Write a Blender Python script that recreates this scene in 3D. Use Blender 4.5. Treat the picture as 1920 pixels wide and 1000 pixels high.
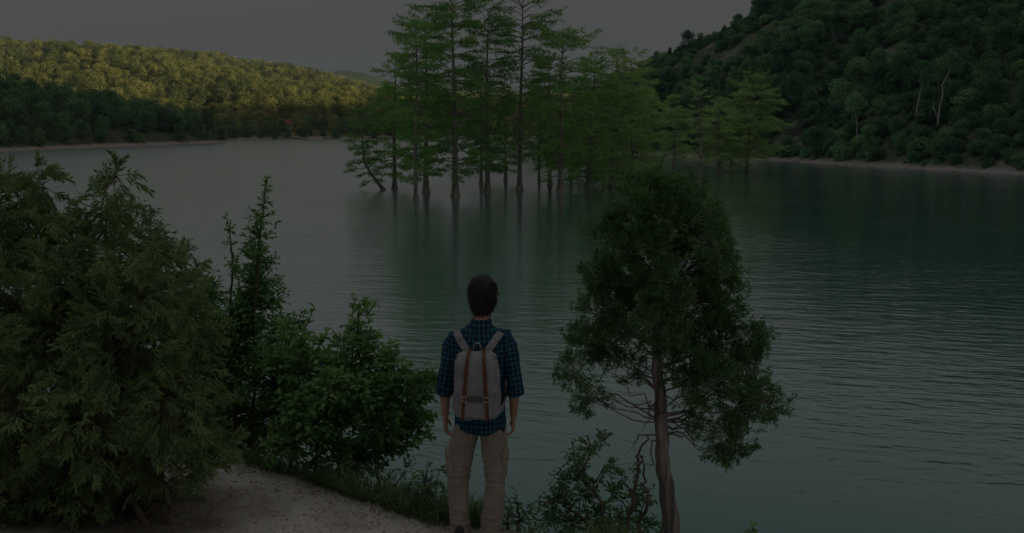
import bpy, bmesh, math, random
import numpy as np
from mathutils import Vector, Matrix, noise as mnoise

for o in list(bpy.data.objects):
    bpy.data.objects.remove(o)
SC = bpy.context.scene
COL = SC.collection
R = math.radians

# ------------------------------------------------------------------ camera
CAMZ = 6.5
FOC = 1867.0                       # focal length in photo pixels (1920 wide)
PITCH = math.atan(265.0 / FOC)
cd = bpy.data.cameras.new('camera')
cd.sensor_width = 36.0
cd.sensor_fit = 'HORIZONTAL'
cd.lens = 36.0 * FOC / 1920.0
cd.clip_start = 0.1
cd.clip_end = 20000
cam = bpy.data.objects.new('camera', cd)
COL.objects.link(cam)
cam.location = (0, 0, CAMZ)
cam.rotation_euler = (math.pi / 2 - PITCH, 0, 0)
SC.camera = cam

# ------------------------------------------------------------------ sky, sun, exposure
SUN_AZ = R(-20)                    # from +X, a little behind the camera
SUN_EL = R(7.0)
w = bpy.data.worlds.new('World')
SC.world = w
w.use_nodes = True
nt = w.node_tree
bg = nt.nodes['Background']
sky = nt.nodes.new('ShaderNodeTexSky')
sky.sky_type = 'NISHITA'
sky.sun_disc = False
sky.sun_elevation = SUN_EL
sky.sun_rotation = math.pi / 2 - SUN_AZ
sky.air_density = 1.0
sky.dust_density = 6.0
sky.ozone_density = 1.0
hs = nt.nodes.new('ShaderNodeHueSaturation')
hs.inputs['Saturation'].default_value = 0.16
# thin even veil of high cloud: brightness climbs towards the zenith more steeply than an overcast, to lift shaded ground
geo_w = nt.nodes.new('ShaderNodeNewGeometry')
sep_w = nt.nodes.new('ShaderNodeSeparateXYZ')
nt.links.new(geo_w.outputs['Normal'], sep_w.inputs[0])
el_w = nt.nodes.new('ShaderNodeMath'); el_w.operation = 'MULTIPLY_ADD'; el_w.use_clamp = False
ab_w = nt.nodes.new('ShaderNodeMath'); ab_w.operation = 'ABSOLUTE'
nt.links.new(sep_w.outputs['Z'], ab_w.inputs[0])
nt.links.new(ab_w.outputs[0], el_w.inputs[0])
el_w.inputs[1].default_value = 5.0; el_w.inputs[2].default_value = 1.0
veil = nt.nodes.new('ShaderNodeMixRGB'); veil.blend_type = 'MULTIPLY'; veil.inputs[0].default_value = 1
veil.inputs[1].default_value = (1.53, 1.48, 1.475, 1)
nt.links.new(el_w.outputs[0], veil.inputs[2])
mixw = nt.nodes.new('ShaderNodeMixRGB')
mixw.inputs[0].default_value = 0.75
nt.links.new(sky.outputs[0], hs.inputs['Color'])
nt.links.new(hs.outputs[0], mixw.inputs[1])
nt.links.new(veil.outputs[0], mixw.inputs[2])
nt.links.new(mixw.outputs[0], bg.inputs['Color'])
bg.inputs['Strength'].default_value = 0.068

sd = bpy.data.lights.new('sun', 'SUN')
sd.energy = 5.0
sd.angle = R(0.5)
sd.color = (1.0, 0.86, 0.62)
sun = bpy.data.objects.new('sun', sd)
COL.objects.link(sun)
SV = Vector((math.cos(SUN_EL) * math.cos(SUN_AZ), math.cos(SUN_EL) * math.sin(SUN_AZ), math.sin(SUN_EL)))
sun.rotation_euler = SV.to_track_quat('Z', 'Y').to_euler()
sun.location = (0, 0, 100)

SC.view_settings.view_transform = 'Standard'
SC.view_settings.look = 'None'
SC.view_settings.gamma = 1.0
SC.view_settings.exposure = -1.13
SC.cycles.use_denoising = True
SC.cycles.denoiser = 'OPENIMAGEDENOISE'
SC.cycles.denoising_input_passes = 'RGB_ALBEDO_NORMAL'
SC.cycles.denoising_prefilter = 'ACCURATE'
SC.cycles.max_bounces = 8
SC.cycles.diffuse_bounces = 5
SC.cycles.glossy_bounces = 3
SC.cycles.transmission_bounces = 5
SC.cycles.transparent_max_bounces = 4
SC.cycles.volume_bounces = 0

# ------------------------------------------------------------------ helpers
rng = np.random.default_rng(7)
CT, ST = math.cos(PITCH), math.sin(PITCH)


def at(px, py, D):
    """world point seen at photo pixel (px, py) standing D metres away along +Y"""
    x = (px - 960.0) / FOC
    u = (500.0 - py) / FOC
    Y = CT + u * ST
    Z = -ST + u * CT
    t = D / Y
    return np.array([x * t, D, CAMZ + Z * t])


def proj(P):
    P = np.asarray(P, float)
    d = P - np.array([0, 0, CAMZ])
    f = d[..., 1] * CT - d[..., 2] * ST
    u = d[..., 1] * ST + d[..., 2] * CT
    return 960 + FOC * d[..., 0] / f, 500 - FOC * u / f


def setp(o, label=None, cat=None, group=None, kind=None):
    if label: o['label'] = label
    if cat: o['category'] = cat
    if group: o['group'] = group
    if kind: o['kind'] = kind
    return o


def empty(name, loc, rz=0.0):
    o = bpy.data.objects.new(name, None)
    o.empty_display_size = 0.2
    o.location = loc
    o.rotation_euler = (0, 0, rz)
    COL.objects.link(o)
    return o


class MB:
    """collects triangles and quads (numpy) into one mesh"""
    def __init__(self):
        self.v, self.f3, self.f4, self.m3, self.m4, self.n = [], [], [], [], [], 0

    def add(self, v, f, mi=0):
        v = np.asarray(v, np.float32).reshape(-1, 3)
        f = np.asarray(f, np.int64)
        if len(f) == 0:
            return
        if f.shape[1] == 3:
            self.f3.append(f + self.n); self.m3.append(np.full(len(f), mi, np.int32))
        else:
            self.f4.append(f + self.n); self.m4.append(np.full(len(f), mi, np.int32))
        self.v.append(v)
        self.n += len(v)

    def mesh(self, name, mats=(), smooth=False):
        v = np.concatenate(self.v)
        f3 = np.concatenate(self.f3) if self.f3 else np.zeros((0, 3), np.int64)
        f4 = np.concatenate(self.f4) if self.f4 else np.zeros((0, 4), np.int64)
        mi = np.concatenate(self.m3 + self.m4) if (self.m3 or self.m4) else np.zeros(0, np.int32)
        me = bpy.data.meshes.new(name)
        me.vertices.add(len(v))
        me.vertices.foreach_set('co', v.ravel())
        nl = len(f3) * 3 + len(f4) * 4
        me.loops.add(nl)
        me.loops.foreach_set('vertex_index', np.concatenate([f3.ravel(), f4.ravel()]).astype(np.int32))
        npoly = len(f3) + len(f4)
        me.polygons.add(npoly)
        st = np.concatenate([np.arange(len(f3)) * 3, len(f3) * 3 + np.arange(len(f4)) * 4]).astype(np.int32)
        me.polygons.foreach_set('loop_start', st)
        for m in mats:
            me.materials.append(m)
        me.polygons.foreach_set('material_index', mi)
        me.polygons.foreach_set('use_smooth', np.full(npoly, smooth, bool))
        me.update(calc_edges=True)
        me.validate()
        return me

    def build(self, name, mats, parent=None, smooth=False):
        if not isinstance(mats, (list, tuple)):
            mats = [mats]
        return mkobj(name, self.mesh(name, mats, smooth), parent)


def mkobj(name, me, parent=None):
    o = bpy.data.objects.new(name, me)
    COL.objects.link(o)
    if parent is not None:
        o.parent = parent
        # children are written in world coordinates unless said otherwise
    return o


def norm(a):
    return a / np.maximum(np.linalg.norm(a, axis=-1, keepdims=True), 1e-9)


def tube(mb, pts, rad, n=6, mi=0, flute=None):
    """tapered tube along a polyline"""
    pts = np.asarray(pts, float)
    k = len(pts)
    rad = np.broadcast_to(np.asarray(rad, float), (k,))
    tan = np.gradient(pts, axis=0)
    tan = norm(tan)
    ref = np.array([1.0, 0, 0]) if abs(tan[0][0]) < 0.8 else np.array([0, 1.0, 0])
    a = norm(np.cross(tan, ref)); b = np.cross(tan, a)
    th = np.linspace(0, 2 * math.pi, n, endpoint=False)
    r = rad[:, None] * np.ones((k, n))
    if flute is not None:
        r = r * flute(th[None, :], np.linspace(0, 1, k)[:, None])
    v = pts[:, None, :] + r[..., None] * (np.cos(th)[None, :, None] * a[:, None, :] + np.sin(th)[None, :, None] * b[:, None, :])
    i = np.arange(k - 1)[:, None] * n + np.arange(n)[None, :]
    j = np.arange(k - 1)[:, None] * n + (np.arange(n)[None, :] + 1) % n
    f = np.stack([i, j, j + n, i + n], -1).reshape(-1, 4)
    mb.add(v.reshape(-1, 3), f, mi)
    # end caps
    vc = np.concatenate([v[-1], pts[-1:]])
    fc = np.array([[q, (q + 1) % n, n] for q in range(n)])
    mb.add(vc, fc, mi)
    vc = np.concatenate([v[0], pts[:1]])
    mb.add(vc, fc[:, ::-1], mi)


def tubes_fast(mb, A, B, ra, rb, n=3, mi=0):
    """many straight tapered twigs at once; A, B (k,3)"""
    A = np.asarray(A, float); B = np.asarray(B, float); k = len(A)
    if k == 0:
        return
    t = norm(B - A)
    ref = np.where(np.abs(t[:, :1]) < 0.8, np.array([[1.0, 0, 0]]), np.array([[0, 1.0, 0]]))
    a = norm(np.cross(t, ref)); b = np.cross(t, a)
    th = np.linspace(0, 2 * math.pi, n, endpoint=False)
    ring = np.cos(th)[None, :, None] * a[:, None, :] + np.sin(th)[None, :, None] * b[:, None, :]
    ra = np.broadcast_to(np.asarray(ra, float), (k,))[:, None, None]
    rb = np.broadcast_to(np.asarray(rb, float), (k,))[:, None, None]
    v = np.concatenate([A[:, None, :] + ring * ra, B[:, None, :] + ring * rb], 1)
    base = np.arange(k)[:, None] * (2 * n)
    q = np.arange(n)[None, :]
    i = base + q; j = base + (q + 1) % n
    f = np.stack([i, j, j + n, i + n], -1).reshape(-1, 4)
    mb.add(v.reshape(-1, 3), f, mi)


def frames(d, up):
    d = norm(d)
    s = norm(np.cross(d, up))
    nn = np.cross(s, d)
    return d, s, nn


def leaves2(mb, P, d, up, L, W, mi=0, fold=0.15):
    """diamond leaves, two triangles, folded along the midrib"""
    d, s, nn = frames(d, up)
    L = np.broadcast_to(L, (len(P),))[:, None]; W = np.broadcast_to(W, (len(P),))[:, None]
    v = np.stack([P, P + d * L * .45 + s * W * .5 + nn * W * fold, P + d * L, P + d * L * .45 - s * W * .5 + nn * W * fold], 1)
    b = np.arange(len(P))[:, None] * 4
    f = np.concatenate([b + np.array([[0, 1, 2]]), b + np.array([[0, 2, 3]])], 0)
    mb.add(v.reshape(-1, 3), f, mi)


def leaves4(mb, P, d, up, L, W, mi=0, fold=0.22, droop=0.12):
    d, s, nn = frames(d, up)
    L = np.broadcast_to(L, (len(P),))[:, None]; W = np.broadcast_to(W, (len(P),))[:, None]
    v = np.stack([P, P + d * L - nn * L * droop, P + d * L * .5,
                  P + d * L * .42 + s * W * .5 + nn * W * fold, P + d * L * .42 - s * W * .5 + nn * W * fold], 1)
    b = np.arange(len(P))[:, None] * 5
    f = np.concatenate([b + np.array([[0, 3, 2]]), b + np.array([[2, 3, 1]]), b + np.array([[0, 2, 4]]), b + np.array([[2, 1, 4]])], 0)
    mb.add(v.reshape(-1, 3), f, mi)


def stamp(mb, protos, P, d, up, S, g, mi=0):
    """stamp small prototype meshes (verts along +X axis, normal +Z; tris) at P"""
    d, s, nn = frames(d, up)
    pick = g.integers(0, len(protos), len(P))
    for q, (pv, pf) in enumerate(protos):
        ii = np.nonzero(pick == q)[0]
        if len(ii) == 0:
            continue
        sc = S[ii][:, None, None]
        v = P[ii][:, None, :] + sc * (pv[None, :, 0:1] * d[ii][:, None, :] + pv[None, :, 1:2] * s[ii][:, None, :] + pv[None, :, 2:3] * nn[ii][:, None, :])
        f = (np.arange(len(ii))[:, None, None] * len(pv) + pf[None]).reshape(-1, 3)
        mb.add(v.reshape(-1, 3), f, mi)


def rand_dirs(g, n):
    return norm(g.normal(size=(n, 3)))


# ------------------------------------------------------------------ materials
def new_mat(name):
    m = bpy.data.materials.new(name)
    m.use_nodes = True
    m.node_tree.nodes.clear()
    return m, m.node_tree.nodes, m.node_tree.links


def ramp(N, L, src, stops):
    r = N.new('ShaderNodeValToRGB')
    e = r.color_ramp.elements
    e[0].position, e[0].color = stops[0][0], (*stops[0][1], 1)
    e[1].position, e[1].color = stops[-1][0], (*stops[-1][1], 1)
    for p, c in stops[1:-1]:
        q = e.new(p); q.color = (*c, 1)
    L.new(src, r.inputs[0])
    return r.outputs[0]


def noise_tex(N, L, scale, detail=4, rough=0.55, coord='Object', mapping=None, rot=0.0):
    t = N.new('ShaderNodeTexNoise')
    t.inputs['Scale'].default_value = scale
    t.inputs['Detail'].default_value = detail
    t.inputs['Roughness'].default_value = rough
    if coord == 'World':
        c = N.new('ShaderNodeNewGeometry').outputs['Position']
    else:
        c = N.new('ShaderNodeTexCoord').outputs[coord]
    if mapping is not None:
        mp = N.new('ShaderNodeMapping')
        mp.inputs['Scale'].default_value = mapping
        if rot:
            vr = N.new('ShaderNodeVectorRotate'); vr.rotation_type = 'Z_AXIS'; vr.inputs['Angle'].default_value = rot
            L.new(c, vr.inputs['Vector']); c = vr.outputs[0]
        L.new(c, mp.inputs['Vector']); c = mp.outputs[0]
    L.new(c, t.inputs['Vector'])
    return t.outputs['Fac']


def leaf_mat(name, c1, c2, c3=None, scale=1.5, trans=0.25, rough=0.55, objvar=0.35, tcol=None):
    """foliage: colour wanders by clump, by leaf and by plant"""
    m, N, L = new_mat(name)
    n1 = noise_tex(N, L, scale, 3, .6, 'World')
    geo = N.new('ShaderNodeNewGeometry')
    oi = N.new('ShaderNodeObjectInfo')
    a = N.new('ShaderNodeMath'); a.operation = 'MULTIPLY_ADD'
    L.new(geo.outputs['Random Per Island'], a.inputs[0]); a.inputs[1].default_value = 0.35
    L.new(n1, a.inputs[2])
    b = N.new('ShaderNodeMath'); b.operation = 'MULTIPLY_ADD'
    L.new(oi.outputs['Random'], b.inputs[0]); b.inputs[1].default_value = objvar
    L.new(a.outputs[0], b.inputs[2])
    c = N.new('ShaderNodeMath'); c.operation = 'SUBTRACT'
    L.new(b.outputs[0], c.inputs[0]); c.inputs[1].default_value = 0.17 + objvar / 2
    stops = [(0.3, c1), (0.7, c2)] if c3 is None else [(0.28, c1), (0.55, c2), (0.78, c3)]
    col = ramp(N, L, c.outputs[0], stops)
    p = N.new('ShaderNodeBsdfPrincipled')
    L.new(col, p.inputs['Base Color'])
    p.inputs['Roughness'].default_value = rough
    p.inputs['Specular IOR Level'].default_value = 0.3
    tr = N.new('ShaderNodeBsdfTranslucent')
    mg = N.new('ShaderNodeMixRGB'); mg.blend_type = 'MULTIPLY'; mg.inputs[0].default_value = 1
    L.new(col, mg.inputs[1]); mg.inputs[2].default_value = (*(tcol or (1.0, 1.2, .6)), 1)
    L.new(mg.outputs[0], tr.inputs['Color'])
    mx = N.new('ShaderNodeMixShader'); mx.inputs[0].default_value = trans
    out = N.new('ShaderNodeOutputMaterial')
    L.new(p.outputs[0], mx.inputs[1]); L.new(tr.outputs[0], mx.inputs[2]); L.new(mx.outputs[0], out.inputs[0])
    return m


def bark_mat(name, c1, c2, scale=(14, 14, 1.6), bump=0.6, sc=1.0, coord='Object'):
    m, N, L = new_mat(name)
    f = noise_tex(N, L, sc, 6, .65, coord, scale)
    f2 = noise_tex(N, L, 1.3, 3, .5, coord)
    ad = N.new('ShaderNodeMath'); ad.operation = 'MULTIPLY_ADD'
    L.new(f2, ad.inputs[0]); ad.inputs[1].default_value = .5; L.new(f, ad.inputs[2])
    sb = N.new('ShaderNodeMath'); sb.operation = 'SUBTRACT'; L.new(ad.outputs[0], sb.inputs[0]); sb.inputs[1].default_value = .25
    col = ramp(N, L, sb.outputs[0], [(.35, c1), (.65, c2)])
    p = N.new('ShaderNodeBsdfPrincipled'); p.inputs['Roughness'].default_value = .9
    p.inputs['Specular IOR Level'].default_value = .15
    L.new(col, p.inputs['Base Color'])
    bp = N.new('ShaderNodeBump'); bp.inputs['Strength'].default_value = bump; bp.inputs['Distance'].default_value = .03
    L.new(f, bp.inputs['Height']); L.new(bp.outputs[0], p.inputs['Normal'])
    out = N.new('ShaderNodeOutputMaterial'); L.new(p.outputs[0], out.inputs[0])
    return m


def plain_mat(name, c1, c2=None, scale=40, rough=.7, bump=0.0, metal=0.0, spec=.4, dist=.002, mapping=None):
    m, N, L = new_mat(name)
    p = N.new('ShaderNodeBsdfPrincipled')
    p.inputs['Roughness'].default_value = rough
    p.inputs['Metallic'].default_value = metal
    p.inputs['Specular IOR Level'].default_value = spec
    f = noise_tex(N, L, scale, 5, .6, 'Object', mapping)
    col = ramp(N, L, f, [(.3, c1), (.7, c2 or tuple(q * .8 for q in c1))])
    L.new(col, p.inputs['Base Color'])
    if bump:
        bp = N.new('ShaderNodeBump'); bp.inputs['Strength'].default_value = bump; bp.inputs['Distance'].default_value = dist
        L.new(f, bp.inputs['Height']); L.new(bp.outputs[0], p.inputs['Normal'])
    out = N.new('ShaderNodeOutputMaterial'); L.new(p.outputs[0], out.inputs[0])
    return m


# ================================================================== SETTING
# ---- water -------------------------------------------------------
def water_mat():
    m, N, L = new_mat('lake_water')
    p = N.new('ShaderNodeBsdfPrincipled')
    big = noise_tex(N, L, .02, 3, .5, 'World')
    col = ramp(N, L, big, [(.35, (.044, .165, .142)), (.65, (.052, .188, .163))])
    L.new(col, p.inputs['Base Color'])
    p.inputs['IOR'].default_value = 1.333
    # the right of the lake lies sheltered under the hill; wind ruffles the open water to the left
    g_ = N.new('ShaderNodeNewGeometry'); sx = N.new('ShaderNodeSeparateXYZ'); L.new(g_.outputs['Position'], sx.inputs[0])
    pn = noise_tex(N, L, 1.0, 3, .5, 'World', (.03, .045, 1))
    wx = N.new('ShaderNodeMath'); wx.operation = 'MULTIPLY_ADD'; L.new(pn, wx.inputs[0]); wx.inputs[1].default_value = 26; L.new(sx.outputs['X'], wx.inputs[2])
    sh = N.new('ShaderNodeMapRange'); L.new(wx.outputs[0], sh.inputs[0])
    sh.inputs[1].default_value = -2; sh.inputs[2].default_value = 18; sh.inputs[3].default_value = .21; sh.inputs[4].default_value = .075
    L.new(sh.outputs[0], p.inputs['Roughness'])
    a = noise_tex(N, L, 1.0, 3, .55, 'World', (.85, 2.2, 1), R(16))
    b = noise_tex(N, L, 1.0, 2, .5, 'World', (2.6, 6.0, 1), R(24))
    c = noise_tex(N, L, 1.0, 2, .5, 'World', (.2, .5, 1))
    patch = noise_tex(N, L, 1.0, 2, .5, 'World', (.035, .05, 1))
    pr = ramp(N, L, patch, [(.35, (.45, .45, .45)), (.65, (1, 1, 1))])
    s1 = N.new('ShaderNodeMath'); s1.operation = 'MULTIPLY'; L.new(a, s1.inputs[0]); s1.inputs[1].default_value = .042
    s2 = N.new('ShaderNodeMath'); s2.operation = 'MULTIPLY_ADD'; L.new(b, s2.inputs[0]); s2.inputs[1].default_value = .007; L.new(s1.outputs[0], s2.inputs[2])
    s3 = N.new('ShaderNodeMath'); s3.operation = 'MULTIPLY'; L.new(s2.outputs[0], s3.inputs[0]); L.new(pr, s3.inputs[1])
    s4 = N.new('ShaderNodeMath'); s4.operation = 'MULTIPLY_ADD'; L.new(c, s4.inputs[0]); s4.inputs[1].default_value = .03; L.new(s3.outputs[0], s4.inputs[2])
    bp = N.new('ShaderNodeBump'); bp.inputs['Strength'].default_value = 1.0; bp.inputs['Distance'].default_value = 1.0
    L.new(s4.outputs[0], bp.inputs['Height'])
    L.new(bp.outputs[0], p.inputs['Normal'])
    # added gloss layer: lifts grazing reflection beyond plain water to brighten the lake
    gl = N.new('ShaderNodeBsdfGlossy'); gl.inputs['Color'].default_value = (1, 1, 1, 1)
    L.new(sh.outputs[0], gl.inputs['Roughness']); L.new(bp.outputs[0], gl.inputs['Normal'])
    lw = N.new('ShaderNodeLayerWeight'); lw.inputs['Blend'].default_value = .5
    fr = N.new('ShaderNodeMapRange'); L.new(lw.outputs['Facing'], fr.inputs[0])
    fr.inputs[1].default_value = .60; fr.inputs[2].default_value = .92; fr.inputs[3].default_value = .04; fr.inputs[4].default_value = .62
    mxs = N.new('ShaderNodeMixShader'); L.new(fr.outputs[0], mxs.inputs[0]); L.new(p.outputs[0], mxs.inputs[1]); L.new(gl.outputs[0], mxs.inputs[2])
    out = N.new('ShaderNodeOutputMaterial'); L.new(mxs.outputs[0], out.inputs[0])
    return m


mb = MB()
xs = np.linspace(-1200, 1200, 8); ys = np.linspace(-600, 2300, 8)
X, Y = np.meshgrid(xs, ys)
V = np.stack([X, Y, np.zeros_like(X)], -1).reshape(-1, 3)
gi = (np.arange(7)[:, None] * 8 + np.arange(7)[None, :])
F = np.stack([gi, gi + 1, gi + 9, gi + 8], -1).reshape(-1, 4)
mb.add(V, F)
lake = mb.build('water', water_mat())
setp(lake, 'calm teal green lake water', kind='structure')


# ---- value noise for terrain ----------------------------------------
_TAB = {}


def vnoise(x, y, seed=0):
    if seed not in _TAB:
        _TAB[seed] = np.random.default_rng(seed).random((256, 256))
    T = _TAB[seed]
    xi = np.floor(x).astype(int); yi = np.floor(y).astype(int)
    fx = x - xi; fy = y - yi
    fx = fx * fx * (3 - 2 * fx); fy = fy * fy * (3 - 2 * fy)
    def t(a, b): return T[a % 256, b % 256]
    return (t(xi, yi) * (1 - fx) + t(xi + 1, yi) * fx) * (1 - fy) + (t(xi, yi + 1) * (1 - fx) + t(xi + 1, yi + 1) * fx) * fy


def fbm(x, y, sc, seed=0, oct=4):
    s = 0; a = 1; tot = 0
    for k in range(oct):
        s = s + a * (vnoise(x / sc * 2 ** k + 17.3 * k, y / sc * 2 ** k + 5.1 * k, seed + k) - .5); tot += a; a *= .5
    return s / tot * 2


def signed_dist(x, y, line, closing):
    """distance inland from a shoreline polyline; closing = extra points that make the land a polygon"""
    line = np.asarray(line, float)
    poly = np.concatenate([line, np.asarray(closing, float)])
    d = np.full(x.shape, 1e9)
    for a, b in zip(line[:-1], line[1:]):
        ab = b - a
        t = np.clip(((x - a[0]) * ab[0] + (y - a[1]) * ab[1]) / (ab @ ab), 0, 1)
        d = np.minimum(d, np.hypot(x - a[0] - t * ab[0], y - a[1] - t * ab[1]))
    ins = np.zeros(x.shape, bool)
    for a, b in zip(poly, np.roll(poly, -1, 0)):
        c = ((a[1] > y) != (b[1] > y)) & (x < (b[0] - a[0]) * (y - a[1]) / (b[1] - a[1] + 1e-12) + a[0])
        ins ^= c
    return np.where(ins, d, -d)


def sat(d, slope, top):
    return top * (1 - np.exp(-slope * np.maximum(d, 0) / top))


RS = [(330, -420), (235, -160), (165, -10), (122, 55), (92, 98), (68, 134), (57, 160), (49, 188), (34, 202), (26, 232), (13, 270), (6, 300), (14, 345), (50, 395), (120, 440), (300, 470)]
RC = [(900, 470), (900, -420)]


def h_right(x, y):
    d = signed_dist(x, y, RS, RC)
    h = sat(d - 2.5, .74, 120) + np.clip(d, -4, 2.5) * .28
    return h + np.clip(d / 25, 0, 1) * (5 * fbm(x, y, 38, 3) + 1.4 * fbm(x, y, 9, 9)) + np.clip((d + 1) / 3, 0, 1) * .35 * fbm(x, y, 3, 21), d


LS = [(-190, 60), (-150, 190), (-127, 246), (-121, 307), (-107, 388), (-118, 400), (-170, 420)]
LC = [(-600, 420), (-600, 60)]


def h_left(x, y):
    d = signed_dist(x, y, LS, LC)
    top = np.interp(y, [200, 280, 330, 400], [27, 24, 16, 6.0])
    h = sat(d - 2, .5, top) + np.clip(d, -4, 2) * .22
    return h + np.clip(d / 25, 0, 1) * 2.2 * fbm(x, y, 45, 31), d


FS = [(-420, 400), (-200, 418), (-150, 440), (-118, 468), (-84, 490), (-40, 500), (10, 506), (80, 520), (220, 540), (420, 560)]
FC = [(420, 1500), (-900, 1500), (-900, 400)]


def h_far(x, y):
    d = signed_dist(x, y, FS, FC)
    top = np.interp(x, [-420, -280, -230, -180, -130, -100, -60, 0, 60, 160, 420], [68, 57, 47, 36, 25, 20, 17, 15, 15, 17, 24])
    h = sat(d - 8, .32, top * 1.15) + np.clip(d, -4, 8) * .14
    return h + np.clip(d / 60, 0, 1) * (9.0 * fbm(x + .6 * y, y * .8, 110, 41, 3) + 2.5 * fbm(x, y, 34, 47)), d


def height_sheet(name, fn, x0, x1, y0, y1, step, mat, keep=-4.0, label=None):
    nx = int((x1 - x0) / step) + 1; ny = int((y1 - y0) / step) + 1
    X, Y = np.meshgrid(np.linspace(x0, x1, nx), np.linspace(y0, y1, ny))
    H, d = fn(X, Y)
    idx = np.arange(nx * ny).reshape(ny, nx)
    q = np.stack([idx[:-1, :-1], idx[:-1, 1:], idx[1:, 1:], idx[1:, :-1]], -1).reshape(-1, 4)
    ok = (d.ravel()[q] > keep).all(1)
    q = q[ok]
    used, inv = np.unique(q, return_inverse=True)
    V = np.stack([X, Y, H], -1).reshape(-1, 3)[used]
    mb = MB(); mb.add(V, inv.reshape(-1, 4))
    o = mb.build(name, mat, smooth=True)
    setp(o, label, kind='structure')
    return o


def hill_mat(name, soil1, soil2, grass1, grass2, beach, beach_top=1.3, g_scale=.12, lo=.42, hi=.58):
    """bare soil and scree with patches of dry grass; a pale stony strip at the waterline"""
    m, N, L = new_mat(name)
    g = N.new('ShaderNodeNewGeometry')
    f = noise_tex(N, L, .9, 6, .65, 'World')
    soil = ramp(N, L, f, [(.3, soil1), (.7, soil2)])
    gr = ramp(N, L, noise_tex(N, L, .5, 5, .6, 'World'), [(.3, grass1), (.7, grass2)])
    mk = ramp(N, L, noise_tex(N, L, g_scale, 5, .6, 'World'), [(lo, (0, 0, 0)), (hi, (1, 1, 1))])
    mx = N.new('ShaderNodeMixRGB'); L.new(mk, mx.inputs[0]); L.new(soil, mx.inputs[1]); L.new(gr, mx.inputs[2])
    sep = N.new('ShaderNodeSeparateXYZ'); L.new(g.outputs['Position'], sep.inputs[0])
    ad = N.new('ShaderNodeMath'); ad.operation = 'MULTIPLY_ADD'
    L.new(noise_tex(N, L, .35, 4, .6, 'World'), ad.inputs[0]); ad.inputs[1].default_value = -1.6; L.new(sep.outputs['Z'], ad.inputs[2])
    mr = N.new('ShaderNodeMapRange'); L.new(ad.outputs[0], mr.inputs[0])
    mr.inputs[1].default_value = beach_top - .8 - .35; mr.inputs[2].default_value = beach_top - .8 + .25
    be = ramp(N, L, noise_tex(N, L, 2.2, 6, .7, 'World'), [(.3, tuple(q * .55 for q in beach)), (.65, beach)])
    m2 = N.new('ShaderNodeMixRGB'); L.new(mr.outputs[0], m2.inputs[0]); L.new(be, m2.inputs[1]); L.new(mx.outputs[0], m2.inputs[2])
    p = N.new('ShaderNodeBsdfPrincipled'); p.inputs['Roughness'].default_value = .95; p.inputs['Specular IOR Level'].default_value = .1
    L.new(m2.outputs[0], p.inputs['Base Color'])
    bp = N.new('ShaderNodeBump'); bp.inputs['Strength'].default_value = .8; bp.inputs['Distance'].default_value = .25
    L.new(f, bp.inputs['Height']); L.new(bp.outputs[0], p.inputs['Normal'])
    out = N.new('ShaderNodeOutputMaterial'); L.new(p.outputs[0], out.inputs[0])
    return m


M_hillR = hill_mat('hillside_soil', (.15, .148, .14), (.30, .295, .28), (.06, .085, .05), (.11, .14, .075), (.37, .355, .335), .62, lo=.34, hi=.46)
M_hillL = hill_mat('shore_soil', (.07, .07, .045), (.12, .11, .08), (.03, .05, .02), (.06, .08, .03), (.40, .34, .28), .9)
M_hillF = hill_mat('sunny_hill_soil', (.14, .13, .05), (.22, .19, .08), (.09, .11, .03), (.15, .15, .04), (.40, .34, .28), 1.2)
hillR = height_sheet('hillside', h_right, -6, 520, -420, 476, 3.4, M_hillR, label='steep wooded hillside on the right of the lake')
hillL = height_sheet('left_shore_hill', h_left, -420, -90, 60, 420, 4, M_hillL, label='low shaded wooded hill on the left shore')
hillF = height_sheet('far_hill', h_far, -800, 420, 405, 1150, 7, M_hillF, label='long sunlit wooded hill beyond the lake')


# ---- distant mountains ------------------------------------------------
def h_mtn(x, y):
    a = 104 * np.exp(-((x + 250) / 130) ** 2 - ((y - 1530) / 150) ** 2)
    b = 84 * np.exp(-((x + 72) / 190) ** 2 - ((y - 1640) / 170) ** 2)
    c = 88 * np.exp(-((x - 170) / 240) ** 2 - ((y - 1560) / 180) ** 2)
    h = np.maximum(np.maximum(a, b), c) * (1 + .22 * fbm(x, y, 120, 61, 5)) - 6
    return h, h + 1


M_mtn = hill_mat('mountain_scrub', (.13, .13, .10), (.22, .20, .16), (.05, .075, .03), (.10, .12, .05), (.2, .2, .15), 1, .008)
mtn = height_sheet('distant_mountain', h_mtn, -800, 800, 1180, 2100, 16, M_mtn, keep=-3, label='distant rounded mountain fading to blue')

# ---- near bank ---------------------------------------------------------
EX = np.array([-14, -6, -3, -1.73, -1.0, -.6, -.2, .3, .75, 1.2, 1.6, 2.2, 4, 9])
EY = np.array([9.5, 8.9, 8.15, 7.62, 7.08, 6.76, 6.70, 6.40, 6.45, 6.75, 6.3, 5.6, 4.6, 3.0])


def bank_edge(x):
    return np.interp(x, EX, EY)


def h_bank(x, y):
    e = bank_edge(x)
    e = e + .18 * fbm(x, x * 0 + 3.3, .9, 71)
    d = y - e
    ledge = 3.70 + np.maximum(6.4 - y, 0) * .17 + np.where(x < -.8, .05 * np.minimum(-x - .8, 3), 0) - np.where(x > .2, .14 * (x - .2), 0)
    h = ledge - np.where(d > 0, .5 * d * np.minimum(1, d / .6 + .25) + .28 * np.maximum(d - .5, 0), 0)
    h = h + .035 * fbm(x, y, .8, 81) + .016 * fbm(x, y, .22, 83) * np.where(d < .3, 1, 2.5)
    h = np.where(y < 0, h + .25 * -y, h)
    return np.maximum(h, -1.5), d


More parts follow.
